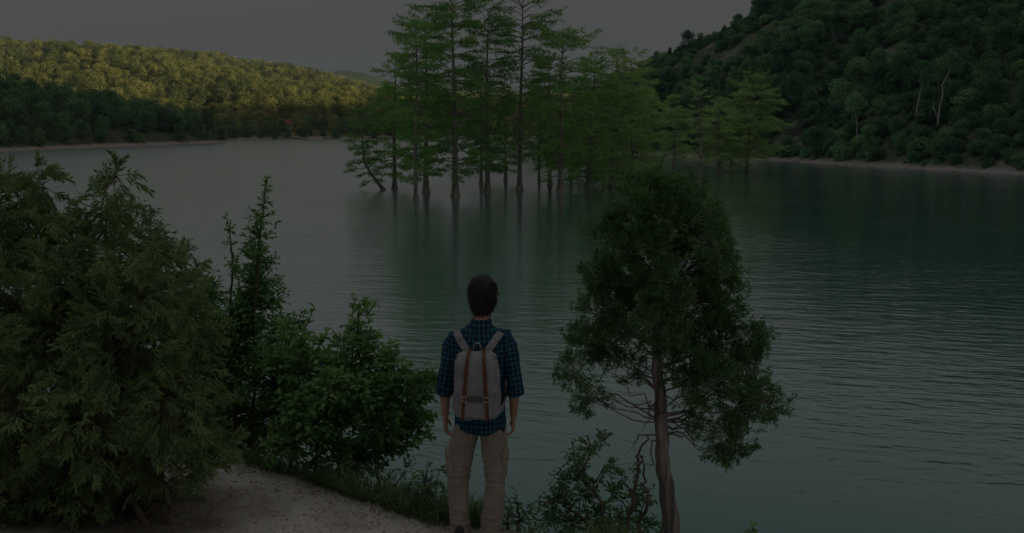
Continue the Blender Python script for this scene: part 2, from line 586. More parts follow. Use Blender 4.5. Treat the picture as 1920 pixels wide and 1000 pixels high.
def bank_mesh():
    xs = np.concatenate([np.linspace(-60, -6, 28)[:-1], np.linspace(-6, 5, 221), np.linspace(5, 60, 28)[1:]])
    ys = np.concatenate([np.linspace(-60, 4, 25)[:-1], np.linspace(4, 10, 121), np.linspace(10, 17, 24)[1:]])
    X, Y = np.meshgrid(xs, ys)
    H, d = h_bank(X, Y)
    ny, nx = X.shape
    idx = np.arange(nx * ny).reshape(ny, nx)
    q = np.stack([idx[:-1, :-1], idx[:-1, 1:], idx[1:, 1:], idx[1:, :-1]], -1).reshape(-1, 4)
    mb = MB(); mb.add(np.stack([X, Y, H], -1).reshape(-1, 3), q)
    me = mb.mesh('ground', smooth=True)
    wear = np.clip((d + .05) / .3 + .35 * fbm(X, Y, .25, 91), 0, 1).ravel()
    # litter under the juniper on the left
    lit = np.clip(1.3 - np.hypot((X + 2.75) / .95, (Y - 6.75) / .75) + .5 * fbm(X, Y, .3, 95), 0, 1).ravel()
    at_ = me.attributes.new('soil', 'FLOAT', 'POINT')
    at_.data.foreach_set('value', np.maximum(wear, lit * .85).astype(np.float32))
    return me


def bank_mat():
    m, N, L = new_mat('sandy_path')
    f1 = noise_tex(N, L, 3.0, 6, .65, 'World')
    f2 = noise_tex(N, L, 38, 4, .7, 'World')
    f3 = noise_tex(N, L, 140, 3, .6, 'World')
    mx0 = N.new('ShaderNodeMath'); mx0.operation = 'MULTIPLY_ADD'; L.new(f2, mx0.inputs[0]); mx0.inputs[1].default_value = .55; L.new(f1, mx0.inputs[2])
    mx1 = N.new('ShaderNodeMath'); mx1.operation = 'MULTIPLY_ADD'; L.new(f3, mx1.inputs[0]); mx1.inputs[1].default_value = .4; L.new(mx0.outputs[0], mx1.inputs[2])
    sand = ramp(N, L, mx1.outputs[0], [(.70, (.29, .270, .255)), (.95, (.45, .425, .405)), (1.2, (.58, .555, .53))])
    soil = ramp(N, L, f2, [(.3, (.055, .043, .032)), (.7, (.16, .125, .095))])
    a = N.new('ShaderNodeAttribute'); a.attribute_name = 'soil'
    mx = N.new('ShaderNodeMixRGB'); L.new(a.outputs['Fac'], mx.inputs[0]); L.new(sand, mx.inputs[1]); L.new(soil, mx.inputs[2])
    p = N.new('ShaderNodeBsdfPrincipled'); p.inputs['Roughness'].default_value = .95; p.inputs['Specular IOR Level'].default_value = .1
    L.new(mx.outputs[0], p.inputs['Base Color'])
    bp = N.new('ShaderNodeBump'); bp.inputs['Strength'].default_value = .9; bp.inputs['Distance'].default_value = .02
    L.new(mx1.outputs[0], bp.inputs['Height']); L.new(bp.outputs[0], p.inputs['Normal'])
    out = N.new('ShaderNodeOutputMaterial'); L.new(p.outputs[0], out.inputs[0])
    return m


me = bank_mesh(); me.materials.append(bank_mat())
ground = mkobj('ground', me)
setp(ground, 'pale sandy ledge above the lake', kind='structure')


def bank_z(x, y):
    h, _ = h_bank(np.array([float(x)]), np.array([float(y)]))
    return float(h[0])


# ================================================================== FORESTS
M_bark = bark_mat('grey_bark', (.07, .06, .05), (.17, .15, .125))
M_birch = bark_mat('pale_bark', (.30, .29, .26), (.55, .53, .48), bump=.2)
M_leafR = leaf_mat('hillside_leaves', (.085, .19, .12), (.135, .285, .17), (.24, .42, .235), .5, .45, objvar=.75)
M_leafRd = leaf_mat('hillside_dark_leaves', (.07, .15, .095), (.11, .21, .12), (.16, .26, .14), .5, .4, objvar=.5)
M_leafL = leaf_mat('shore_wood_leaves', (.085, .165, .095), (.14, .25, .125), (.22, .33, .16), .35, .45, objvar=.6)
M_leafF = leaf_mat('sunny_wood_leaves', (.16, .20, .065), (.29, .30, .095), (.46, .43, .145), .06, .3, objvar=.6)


def blob_crown(g, h, r, nclump, nleaf, ls, shape='round', base=.22):
    """crown of leaf clumps: returns MB arrays for leaves; local origin at the trunk foot"""
    mb = MB()
    cs = []
    for _ in range(nclump):
        u = g.random()
        z = base + (1 - base) * u
        if shape == 'cone':
            rr = r * (1.0 - .88 * u) * (.75 + .3 * g.random())
        elif shape == 'bush':
            rr = r * math.sqrt(max(.05, 1 - u ** 2)) * .9
        else:
            rr = r * math.sqrt(max(.04, 1 - ((u - .42) / .62) ** 2))
        a = g.random() * 2 * math.pi
        q = math.sqrt(g.random()) * .82
        cs.append((rr * q * math.cos(a), rr * q * math.sin(a), z * h * .93, (.20 + .16 * g.random()) * r * (1 if shape != 'cone' else .8)))
    cs = np.array(cs)
    per = nleaf // nclump
    c = np.repeat(cs, per, 0)
    d = rand_dirs(g, len(c))
    rad = c[:, 3] * (.72 + .34 * g.random(len(c)) ** .6)
    P = c[:, :3] + d * rad[:, None] * np.array([1.15, 1.15, .8])
    up = norm(d * 1.2 + .55 * rand_dirs(g, len(c)) + np.array([0, 0, .8]))
    dr = norm(rand_dirs(g, len(c)) + d * .4 - np.array([0, 0, .25]))
    L_ = ls * (.6 + .8 * g.random(len(c)))
    leaves2(mb, P, dr, up, L_, L_ * .62)
    return mb, cs


def wood_tree(g, h, r, cs, mi=0):
    mb = MB()
    tube(mb, [(0, 0, -.5), (.03 * r, 0, h * .3), (-.02 * r, .03 * r, h * .6), (0, 0, h * .88)], [h * .022, h * .017, h * .011, h * .004], 6, mi)
    for c in cs[::2]:
        z0 = max(h * .2, c[2] - .45 * math.hypot(c[0], c[1]) - .1 * h)
        m = np.array([c[0] * .5, c[1] * .5, (z0 + c[2]) / 2 - .02 * h])
        tube(mb, [(0, 0, z0), m, c[:3]], [h * .008, h * .006, h * .002], 4, mi)
    return mb


def tree_proto(seed, h, r, nclump, nleaf, ls, shape, leafm, base=.22, joined=False, barkm=None):
    g = np.random.default_rng(seed)
    lm, cs = blob_crown(g, h, r, nclump, nleaf, ls, shape, base)
    wm = wood_tree(g, h, r, cs)
    if joined:
        mb = MB()
        mb.v = lm.v + wm.v
        off = lm.n
        mb.f3 = lm.f3 + [f + off for f in wm.f3]; mb.m3 = lm.m3 + [m * 0 + 1 for m in wm.m3]
        mb.f4 = [f + off for f in wm.f4]; mb.m4 = [m * 0 + 1 for m in wm.m4]
        return mb.mesh('tree', [leafm, barkm or M_bark])
    return lm.mesh('crown', [leafm]), wm.mesh('trunk', [barkm or M_bark], True)


def scatter(fn, x0, x1, y0, y1, step, g, dmin, pxr=(-160, 2080), pyr=(-120, 420), jit=.42):
    xs = np.arange(x0, x1, step); ys = np.arange(y0, y1, step)
    X, Y = np.meshgrid(xs, ys)
    X = X + step * .5 * (np.arange(len(ys)) % 2)[:, None]
    X = (X + step * jit * g.uniform(-1, 1, X.shape)).ravel(); Y = (Y + step * jit * g.uniform(-1, 1, Y.shape)).ravel()
    H, d = fn(X, Y)
    P = np.stack([X, Y, H], 1)
    a, b = proj(P)
    k = (d > dmin) & (a > pxr[0]) & (a < pxr[1]) & (b > pyr[0]) & (b < pyr[1])
    return P[k], d[k]


def visible(P, fn, lift=5.0, n=40):
    """is the top of a tree at P above every terrain point between it and the camera?"""
    C = np.array([0, 0, CAMZ])
    T = P + np.array([0, 0, lift])
    ok = np.ones(len(P), bool)
    for t in np.linspace(.35, .985, n):
        q = C + (T - C) * t
        h, d = fn(q[:, 0], q[:, 1])
        ok &= ~((d > 0) & (h > q[:, 2]))
    return ok


def gn_scatter(name, P, S, RZ, src, label, mat=None):
    """stuff: one object that scatters a plant mesh over points"""
    me = bpy.data.meshes.new(name)
    me.vertices.add(len(P)); me.vertices.foreach_set('co', np.asarray(P, np.float32).ravel())
    a = me.attributes.new('psize', 'FLOAT', 'POINT'); a.data.foreach_set('value', np.asarray(S, np.float32))
    b = me.attributes.new('pturn', 'FLOAT_VECTOR', 'POINT')
    b.data.foreach_set('vector', np.stack([0 * RZ, 0 * RZ, RZ], 1).astype(np.float32).ravel())
    o = mkobj(name, me)
    ng = bpy.data.node_groups.new(name + '_nodes', 'GeometryNodeTree')
    ng.interface.new_socket('Geometry', in_out='INPUT', socket_type='NodeSocketGeometry')
    ng.interface.new_socket('Geometry', in_out='OUTPUT', socket_type='NodeSocketGeometry')
    N, L = ng.nodes, ng.links
    gi_ = N.new('NodeGroupInput'); go_ = N.new('NodeGroupOutput')
    io = N.new('GeometryNodeInstanceOnPoints')
    ob = N.new('GeometryNodeObjectInfo'); ob.inputs['Object'].default_value = src; ob.transform_space = 'ORIGINAL'
    na = N.new('GeometryNodeInputNamedAttribute'); na.data_type = 'FLOAT'; na.inputs['Name'].default_value = 'psize'
    nb = N.new('GeometryNodeInputNamedAttribute'); nb.data_type = 'FLOAT_VECTOR'; nb.inputs['Name'].default_value = 'pturn'
    mp = N.new('GeometryNodeMeshToPoints')
    L.new(gi_.outputs[0], mp.inputs[0]); L.new(mp.outputs[0], io.inputs['Points'])
    L.new(ob.outputs['Geometry'], io.inputs['Instance'])
    er = N.new('FunctionNodeEulerToRotation')
    L.new(nb.outputs['Attribute'], er.inputs[0]); L.new(er.outputs[0], io.inputs['Rotation'])
    L.new(na.outputs['Attribute'], io.inputs['Scale'])
    L.new(io.outputs[0], go_.inputs[0])
    md = o.modifiers.new('scatter', 'NODES'); md.node_group = ng
    setp(o, label, kind='stuff')
    return o


g = np.random.default_rng(11)


def add_tree(name, P, protos, k, s, rz, label, cat, group, lean=(0, 0)):
    """thing with crown and trunk; meshes shared"""
    cm, tm = protos[k]
    t = empty(name, P, rz)
    t.scale = (s[0], s[0], s[1]); t.rotation_euler = (lean[0], lean[1], rz)
    setp(t, label, cat, group)
    mkobj('trunk', tm, t); mkobj('crown', cm, t)
    return t


# ---- right hillside
RP = [tree_proto(100 + k, 6.5, 2.9, 26, 2600, .36, 'round', M_leafR, .2) for k in range(4)]
RPc = [tree_proto(120 + k, 5.5, 1.9, 30, 2200, .30, 'cone', M_leafRd, .08) for k in range(2)]
RB = [tree_proto(130 + k, 2.2, 1.9, 16, 1300, .30, 'bush', M_leafR, .08, joined=True) for k in range(3)]


def on_right(px, py):
    """world point of the right hillside seen at a photo pixel"""
    D = np.arange(110, 400, .5)
    p = np.array([at(px, py, q) for q in D])
    h, d = h_right(p[:, 0], p[:, 1])
    k = np.nonzero((d > 0) & (h > p[:, 2]))[0]
    return None if len(k) == 0 else np.array([p[k[0], 0], p[k[0], 1], h[k[0]]])


clear = [(on_right(a, b), r) for a, b, r in [(1350, 82, 9), (1400, 78, 9), (1440, 75, 8), (1465, 88, 6), (1320, 115, 8), (1370, 98, 8), (1300, 140, 7), (1330, 150, 7), (1280, 130, 6), (1350, 125, 6),
                                            (1470, 70, 5), (1690, 5, 5), (1700, 20, 5)] if on_right(a, b) is not None]
P, d = scatter(h_right, 0, 190, 90, 380, 6.0, g, 3.0, pyr=(-60, 330))
vis = visible(P, h_right, 7)
P, d = P[vis], d[vis]
keep = np.ones(len(P), bool)
for c, r in clear:
    keep &= np.hypot(P[:, 0] - c[0], P[:, 1] - c[1]) > r
P, d = P[keep], d[keep]
order = np.argsort(np.hypot(P[:, 0], P[:, 1]))[:290]
for i in order:
    p = P[i]
    u = g.random()
    sc = g.uniform(.6, 1.28) * (.85 if d[i] < 8 else 1)
    a, b = proj(p)
    ridge = a < 1420 and b < 150
    if ridge: sc *= .62
    if u < .74:
        add_tree('hillside_tree', p - [0, 0, .3], RP, g.integers(4), (sc, sc * g.uniform(.85, 1.15)), g.random() * 6.28,
                 'leafy green tree crowded among others on the wooded right hillside', 'tree', 'leafy trees on the right hillside', (g.normal() * .05, g.normal() * .05))
    else:
        add_tree('hillside_conifer', p - [0, 0, .3], RPc, g.integers(2), (sc, sc * g.uniform(.85, 1.15)), g.random() * 6.28,
                 'dark cone shaped evergreen among the leafy trees of the right hillside', 'tree', 'dark evergreens on the right hillside')
# trees that stand out
p = on_right(1290, 98)
if p is not None:
    add_tree('skyline_tree', p - [0, 0, .3], RP, 2, (.92, 1.0), 1.0, 'dark rounded tree alone on the skyline at the foot of the right ridge', 'tree', None)
p = on_right(1545, 78)
if p is not None:
    add_tree('hillside_conifer', p - [0, 0, .3], RP, 1, (.72, .95), 2.0, 'light green rounded conical tree high on the right hillside beside a bare patch', 'tree', None)

# undergrowth between them
P, d = scatter(h_right, 0, 190, 90, 390, 2.3, g, 1.9, pyr=(-60, 330))
vis = visible(P, h_right, 2.5)
P, d = P[vis], d[vis]
keep = np.ones(len(P), bool)
for c, r in clear:
    keep &= (np.hypot(P[:, 0] - c[0], P[:, 1] - c[1]) > r * .9) | (g.random(len(P)) < .3)
keep &= g.random(len(P)) < .9
P = P[keep]
src = mkobj('bush', RB[0]); src.location = on_right(1560, 285) if on_right(1560, 285) is not None else P[0]
src.scale = (1.1,) * 3
setp(src, 'low rounded green bush at the foot of the right hillside by the stony shore', 'bush')
q = g.integers(0, 2, len(P))
gn_scatter('undergrowth', P[q == 0] - [0, 0, .2], g.uniform(.45, 1.15, (q == 0).sum()), g.uniform(0, 6.28, (q == 0).sum()), src, 'tangled green undergrowth covering the right hillside')
src2 = mkobj('bush', RB[1]); src2.location = on_right(1770, 300) if on_right(1770, 300) is not None else P[1]
src2.scale = (1.2,) * 3
setp(src2, 'wide leafy bush overhanging the right end of the pale shore strip', 'bush')
gn_scatter('undergrowth', P[q == 1] - [0, 0, .2], g.uniform(.45, 1.2, (q == 1).sum()), g.uniform(0, 6.28, (q == 1).sum()), src2, 'tangled green undergrowth covering the right hillside')


# pale trunks
def pale_tree(pts, D, label, rbase, side=()):
    base = at(*pts[0], D)
    t = empty('pale_trunk_tree', base)
    setp(t, label, 'tree', None)
    W = [at(a, b, D) - base for a, b in pts]
    mb = MB(); tube(mb, W, np.linspace(rbase, rbase * .35, len(W)), 7)
    for s_ in side:
        Q = [at(a, b, D + o) - base for a, b, o in s_]
        tube(mb, Q, np.linspace(rbase * .5, rbase * .15, len(Q)), 5)
    mb.build('trunk', M_birch, t, True)
    gg = np.random.default_rng(int(pts[0][0]))
    lm, cs = blob_crown(gg, 3.6, 1.9, 16, 1100, .30, 'round', .1)
    o = lm.build('crown', M_leafR, t)
    o.location = W[-1] - np.array([0, 0, 1.5])
    return t


def depth_at(px, py, default):
    p = on_right(px, py)
    return p[1] if p is not None else default


Dp = depth_at(1755, 232, 150) - 3.5
pale_tree([(1758, 235), (1762, 200), (1768, 175), (1766, 160), (1780, 135), (1783, 118)], Dp, 'tall curving pale trunked tree leaning right among dark hillside trees', .16,
          [[(1758, 222, 0), (1751, 205, .4), (1748, 184, .6)], [(1757, 212, 0), (1748, 200, -.2)]])
pale_tree([(1718, 212), (1722, 190), (1727, 165), (1731, 140)], Dp + 2, 'straight slim pale trunked tree high on dark right hillside', .11, [[(1723, 190, 0), (1729, 184, .3)]])
pale_tree([(1608, 276), (1607, 255), (1606, 225), (1600, 195)], depth_at(1608, 280, 165) - 2, 'slender white trunked tree low above the pale right shore', .12)

# ---- left shaded shore wood
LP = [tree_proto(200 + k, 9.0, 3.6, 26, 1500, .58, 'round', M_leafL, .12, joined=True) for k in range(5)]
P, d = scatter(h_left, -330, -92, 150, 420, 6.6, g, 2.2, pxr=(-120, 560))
vis = visible(P, h_left, 10)
P, d = P[vis], d[vis]
order = np.argsort(np.hypot(P[:, 0], P[:, 1]))[:280]
for i in order:
    p = P[i]
    t = mkobj('shore_tree', LP[g.integers(5)])
    s_ = g.uniform(.7, 1.1) * (.62 if d[i] < 7 else 1)
    t.location = p - [0, 0, .3]; t.scale = (s_, s_, s_ * g.uniform(.85, 1.2)); t.rotation_euler = (0, 0, g.random() * 6.28)
    setp(t, 'dark green tree of the shaded wood along the left shore', 'tree', 'trees of the left shore wood')

# ---- far sunlit hill
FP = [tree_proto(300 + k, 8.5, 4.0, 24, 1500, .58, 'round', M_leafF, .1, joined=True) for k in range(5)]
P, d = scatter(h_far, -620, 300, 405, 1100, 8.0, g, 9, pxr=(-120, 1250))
vis = visible(P, h_far, 9)
P, d = P[vis], d[vis]
k = (P[:, 2] > 6.5) | (g.random(len(P)) < .75)
P, d = P[k], d[k]
order = np.argsort(np.hypot(P[:, 0], P[:, 1]))
a, b = proj(P + [0, 0, 5]); inf = (a > 0) & (a < 1200)
order = np.concatenate([order[inf[order]], order[~inf[order]]])
first = order[:295]; rest = order[295:]
fars = []
for i in first:
    t = mkobj('far_hill_tree', FP[g.integers(5)])
    s_ = g.uniform(.55, 1.3) * (.75 if d[i] < 30 else 1)
    t.location = P[i] - [0, 0, .3]; t.scale = (s_, s_, s_ * g.uniform(.8, 1.1)); t.rotation_euler = (0, 0, g.random() * 6.28)
    setp(t, 'rounded tree on the lower slope of the golden far hill across the lake', 'tree', 'trees at the foot of the far hill')
    fars.append(t)
if len(rest):
    q = g.integers(0, 3, len(rest))
    for kk in range(3):
        ii = rest[q == kk]
        gn_scatter('far_wood', P[ii] - [0, 0, .3], g.uniform(.55, 1.35, len(ii)), g.uniform(0, 6.28, len(ii)), next(f for f in fars if f.data == FP[kk]), 'golden green wood covering the far sunlit hill')
P, d = scatter(h_far, -190, -20, 425, 520, 6.0, g, 2.5, pxr=(400, 900))
k = (d < 26) & (g.random(len(P)) < .75)
for p in P[k]:
    t = mkobj('far_shore_tree', LP[g.integers(5)])
    s_ = g.uniform(.5, .85)
    t.location = p - [0, 0, .3]; t.scale = (s_, s_, s_ * g.uniform(.8, 1.1)); t.rotation_euler = (0, 0, g.random() * 6.28)
    setp(t, 'dark shaded tree at the water edge below the golden far hill', 'tree', 'shaded trees on the far shore')
print('FOREST', len(first), len(rest))

# ================================================================== CYPRESS TREES STANDING IN THE LAKE
M_cyp = [leaf_mat('cypress_needles', (.15, .31, .095), (.235, .42, .13), (.33, .51, .175), .35, .5, objvar=.3),
         leaf_mat('pale_cypress_needles', (.26, .41, .165), (.37, .52, .215), (.46, .60, .265), .35, .5, objvar=.3),
         leaf_mat('dark_cypress_needles', (.10, .23, .085), (.165, .33, .115), (.23, .40, .145), .35, .5, objvar=.3)]
M_cbark = bark_mat('cypress_bark', (.13, .115, .10), (.32, .285, .25), (9, 9, .8), .8)


def water_depth(px, py):
    u = (500.0 - py) / FOC
    return CAMZ * (CT + u * ST) / -(-ST + u * CT)


def cypress(seed, bx, by, top, label, rt=.3, prof=None, start=.16, nb=70, leaf=0, topx=None, dens=1.0, lean=None, leafs=.25, flat=.5, bare=0.0, group=None):
    g = np.random.default_rng(seed)
    D = water_depth(bx, by)
    base = at(bx, by, D); base[2] = 0
    tp = at(topx if topx is not None else bx, top, D)
    h = tp[2]
    px = D / FOC                                  # metres per photo pixel
    t = empty('cypress_tree', base)
    setp(t, label, 'tree', group)
    # trunk: flared, fluted foot
    zs = np.concatenate([[-.8, 0, .25, .6, 1.1, 1.8], np.linspace(2.8, h, 12)])
    fr = np.clip(zs / h, 0, 1)
    dx = (tp[0] - base[0]) * fr ** 1.2
    wob = .10 * np.sin(fr * 7 + seed) * fr
    if lean is not None:
        dx = dx + np.interp(zs, lean[0], lean[1])
    pts = np.stack([dx + wob, .12 * np.cos(fr * 5 + seed) * fr, zs], 1)
    rad = .80 * rt * (1 - fr) ** .8 + .015 + rt * .62 * np.exp(-np.maximum(zs, 0) / .5)
    ph = g.random() * 6
    tm = MB()
    tube(tm, pts, rad, 18, 0, lambda th, s: 1 + (.13 * np.cos(7 * th + ph) + .07 * np.cos(4 * th + 2 * ph)) * np.exp(-s * 9))
    tm.build('trunk', M_cbark, t, True)
    wm, lm = MB(), MB()
    prof = prof or [(0, .5), (.25, 2.2), (.6, 2.4), (.85, 1.8), (1, .5)]
    hf = np.array([p[0] for p in prof]); rr = np.array([p[1] for p in prof])
    # leafy density follows the reach profile
    start *= .62
    cand = np.sort(start + (1 - start) * g.random(int(nb * 1.12)) ** 1.0)
    LP_, LD, LU = [], [], []
    A_, B_, RA, RB_ = [], [], [], []
    az = g.random() * 6.28
    for f in cand:
        az += 2.4 + g.normal() * .4
        reach = np.interp(f, hf, rr) * g.uniform(.45, 1.3) * 1.1
        if reach < .15: continue
        z = f * h
        o = np.array([np.interp(z, zs, pts[:, 0]), np.interp(z, zs, pts[:, 1]), z])
        elev = np.interp(f, [0, .35, .8, 1], [-.08, .05, .32, .8]) + g.normal() * .13
        out = np.array([math.cos(az), math.sin(az), 0])
        side = np.array([-out[1], out[0], 0])
        ts = np.linspace(0, 1, 6)
        curve = o + out * (reach * ts)[:, None] + side * (reach * .10 * g.normal() * ts ** 2)[:, None]
        curve[:, 2] += reach * (math.tan(elev) * ts - (.16 + .08 * g.random()) * ts ** 2.2) 
        curve[1:-1] += g.normal(size=(4, 3)) * .035 * reach
        br = min(.018 + .016 * reach, rt * .45) * (1.15 - .5 * f)
        A_.append(curve[:-1]); B_.append(curve[1:]); tap = np.linspace(1, .18, 6) * br
        RA.append(tap[:-1]); RB_.append(tap[1:])
        if g.random() < bare: continue
        ns = max(3, int((3.4 + 3.0 * reach) * dens))
        for k in range(ns):
            tt = .36 + .64 * (k + g.random()) / ns
            c = np.array([np.interp(tt, ts, curve[:, q]) for q in range(3)])
            sd_ = 1 if k % 2 else -1
            ll = (.35 + .34 * reach * (1.15 - tt) ** .6) * g.uniform(.6, 1.2)
            dr = norm(out * .75 + side * sd_ * g.uniform(.4, 1.1) + np.array([0, 0, g.normal() * .18 + .05]))
            e = c + dr * ll + np.array([0, 0, -.12 * ll])
            A_.append(c[None]); B_.append(e[None]); RA.append([.012]); RB_.append([.004])
            nl = int((6 + 13 * ll) * dens)
            q = g.random(nl) ** .75
            P = c + (e - c) * q[:, None] + g.normal(size=(nl, 3)) * np.array([.10, .10, .05]) * (1 + .3 * ll)
            ld = norm(dr + rand_dirs(g, nl) * .85 + np.array([0, 0, -.12]))
            LP_.append(P); LD.append(ld); LU.append(norm(np.array([0, 0, .45]) + rand_dirs(g, nl)))
    tubes_fast(wm, np.concatenate(A_), np.concatenate(B_), np.concatenate(RA), np.concatenate(RB_), 4)
    P = np.concatenate(LP_); n = len(P)
    Ls = leafs * (.6 + .8 * g.random(n))
    leaves2(lm, P, np.concatenate(LD), np.concatenate(LU), Ls, Ls * .34)
    wm.build('branches', M_cbark, t)['kind'] = 'stuff'
    o = lm.build('crown', M_cyp[leaf], t)
    o['kind'] = 'stuff'
    return n


TALL = [(.1, 1.6), (.25, 2.4), (.45, 2.2), (.62, 2.3), (.8, 2.7), (.93, 2.5), (1, 1.0)]
GAL = 'cypress trees standing in the lake'
nl = 0
nl += cypress(1, 719, 357, 205, 'small cypress with a trunk leaning left, outermost of the grove on its left', .17, [(0, .8), (.4, 1.6), (.8, 1.5), (1, .5)], .16, 34, 0, topx=690, lean=([0, 1.2, 2.6, 9], [0, -.75, -1.5, -.6]), group=GAL)
nl += cypress(2, 740, 355, 105, 'feathery cypress directly right of the small leaning one', .25, [(.1, 1.6), (.3, 2.2), (.6, 2.3), (.85, 1.6), (1, .5)], .14, 70, 0, group=GAL)
nl += cypress(3, 780, 377, 45, 'cypress with a slim pale trunk standing nearest to the viewer', .19, [(.1, 1.0), (.3, 1.8), (.6, 2.0), (.85, 2.3), (1, .9)], .2, 74, 0, group=GAL)
nl += cypress(4, 799, 363, 40, 'thick trunked cypress with foliage down to the water behind the slim pale one', .31, TALL, .08, 80, 0, group=GAL)
nl += cypress(5, 854, 369, -18, 'tallest cypress with a broad flared trunk, top cut by the picture edge', .36, [(.15, 2.0), (.35, 3.0), (.6, 2.7), (.8, 3.1), (.93, 2.9), (1, 1.4)], .2, 92, 0, topx=848, group=GAL)
nl += cypress(6, 902, 346, 120, 'dark thin cypress close behind the left of two central trunks', .2, [(.2, 1.2), (.5, 1.8), (.8, 1.6), (1, .5)], .3, 44, 2, group=GAL)
nl += cypress(7, 914, 361, 22, 'straight cypress in the middle of the grove right of the tallest one', .30, [(.15, 1.6), (.35, 2.5), (.6, 2.2), (.85, 2.6), (1, 1.2)], .2, 84, 2, group=GAL)
nl += cypress(8, 948, 339, 185, 'short dark cypress between the two tall central trunks', .2, [(.2, 1.4), (.5, 2.0), (.8, 1.4), (1, .4)], .2, 40, 2, group=GAL)
nl += cypress(9, 974, 356, -12, 'tall cypress with a wide flat open crown, bare between its layers', .30, [(.2, 1.2), (.45, 2.0), (.65, 2.3), (.8, 3.0), (.93, 3.1), (1, 1.7)], .3, 84, 0, topx=980, dens=.85, group=GAL)
nl += cypress(10, 1011, 340, 150, 'thin dark cypress right of the wide crowned tall one', .15, [(.2, 1.2), (.5, 2.2), (.8, 1.8), (1, .4)], .25, 52, 2, group=GAL)
nl += cypress(11, 1031, 348, 100, 'dark trunked cypress immediately left of the pale flared trunk', .22, [(.2, 1.3), (.5, 2.4), (.8, 2.0), (1, .6)], .22, 62, 2, group=GAL)
nl += cypress(12, 1050, 361, 66, 'cypress with a pale flared trunk and a spreading top reaching right', .29, [(.15, 1.4), (.4, 2.3), (.65, 2.5), (.85, 3.0), (1, 1.0)], .18, 84, 0, topx=1056, group=GAL)
nl += cypress(13, 1071, 329, 165, 'cypress with a bulging foot behind the pale flared trunk', .32, [(.2, 1.6), (.5, 2.6), (.8, 2.0), (1, .5)], .22, 56, 2, group=GAL)
nl += cypress(14, 1104, 355, 108, 'bushy bright cypress with a stout dark trunk, fourth from the right of the main grove', .33, [(.1, 2.0), (.3, 3.0), (.6, 2.8), (.85, 1.8), (1, .5)], .12, 96, 0, topx=1116, dens=.95, group=GAL)
nl += cypress(15, 1131, 334, 175, 'small cypress tucked behind the bushy bright ones', .2, [(.1, 1.8), (.4, 2.4), (.8, 1.4), (1, .4)], .1, 56, 0, group=GAL)
nl += cypress(16, 1146, 349, 98, 'dense light green cypress second from the right of the main grove', .29, [(.05, 2.2), (.3, 3.2), (.6, 2.9), (.85, 1.9), (1, .5)], .07, 104, 1, topx=1160, dens=.95, group=GAL)
nl += cypress(17, 1184, 342, 100, 'broad pale green cypress ending the main grove above the juniper', .30, [(.05, 2.6), (.25, 3.6), (.5, 3.5), (.75, 2.6), (1, .6)], .06, 110, 1, topx=1186, dens=1.0, group=GAL)
nl += cypress(18, 1264, 312, 178, 'lone dark trunked cypress in the gap between the grove and the right cluster', .30, [(.08, 2.0), (.4, 2.6), (.75, 1.9), (1, .4)], .24, 74, 1, group=GAL)
nl += cypress(19, 1313, 326, 150, 'grey half dead cypress with a bare spindly top', .26, [(.15, 1.6), (.4, 2.2), (.6, 1.6), (.85, 1.2), (1, .5)], .16, 46, 1, bare=.45, dens=.8, group=GAL)
nl += cypress(20, 1348, 323, 186, 'low green cypress between the half dead one and the broad right one', .27, [(.08, 2.0), (.4, 2.6), (.75, 1.8), (1, .4)], .24, 74, 1, group=GAL)
nl += cypress(21, 1372, 321, 210, 'small cypress with several stout low boughs just left of the broad right one', .32, [(.1, 1.8), (.5, 2.4), (1, .5)], .22, 50, 1, group=GAL)
nl += cypress(22, 1401, 320, 146, 'broad layered cypress at the far right with long horizontal boughs', .30, [(.08, 2.2), (.2, 4.2), (.4, 3.9), (.65, 3.7), (.88, 2.4), (1, .8)], .22, 92, 1, topx=1412, dens=1.0, group=GAL)
print('CYPRESS leaves', nl)

# ================================================================== NEAR PLANTS
M_junL = leaf_mat('juniper_needles', (.14, .21, .095), (.25, .345, .155), (.42, .50, .25), 3.0, .35, objvar=0, tcol=(.9, 1.1, .6))
M_junR = leaf_mat('juniper_scales', (.07, .15, .065), (.12, .23, .095), (.22, .36, .15), 4.0, .35, objvar=0)
M_shrub = leaf_mat('shrub_leaves', (.10, .225, .085), (.165, .33, .12), (.28, .46, .18), 1.6, .45, .45, objvar=0)
M_shrub2 = leaf_mat('teal_shrub_leaves', (.09, .20, .10), (.15, .29, .145), (.23, .37, .185), 1.6, .45, .45, objvar=0)
M_grass = leaf_mat('grass_blades', (.09, .15, .065), (.15, .23, .095), (.25, .31, .14), 3, .35, objvar=0)
M_twig = bark_mat('twig_bark', (.07, .055, .042), (.17, .14, .11), (20, 20, 5), .5)
M_jbark = bark_mat('juniper_bark', (.13, .118, .108), (.46, .42, .39), (26, 26, 1.5), 1.0)


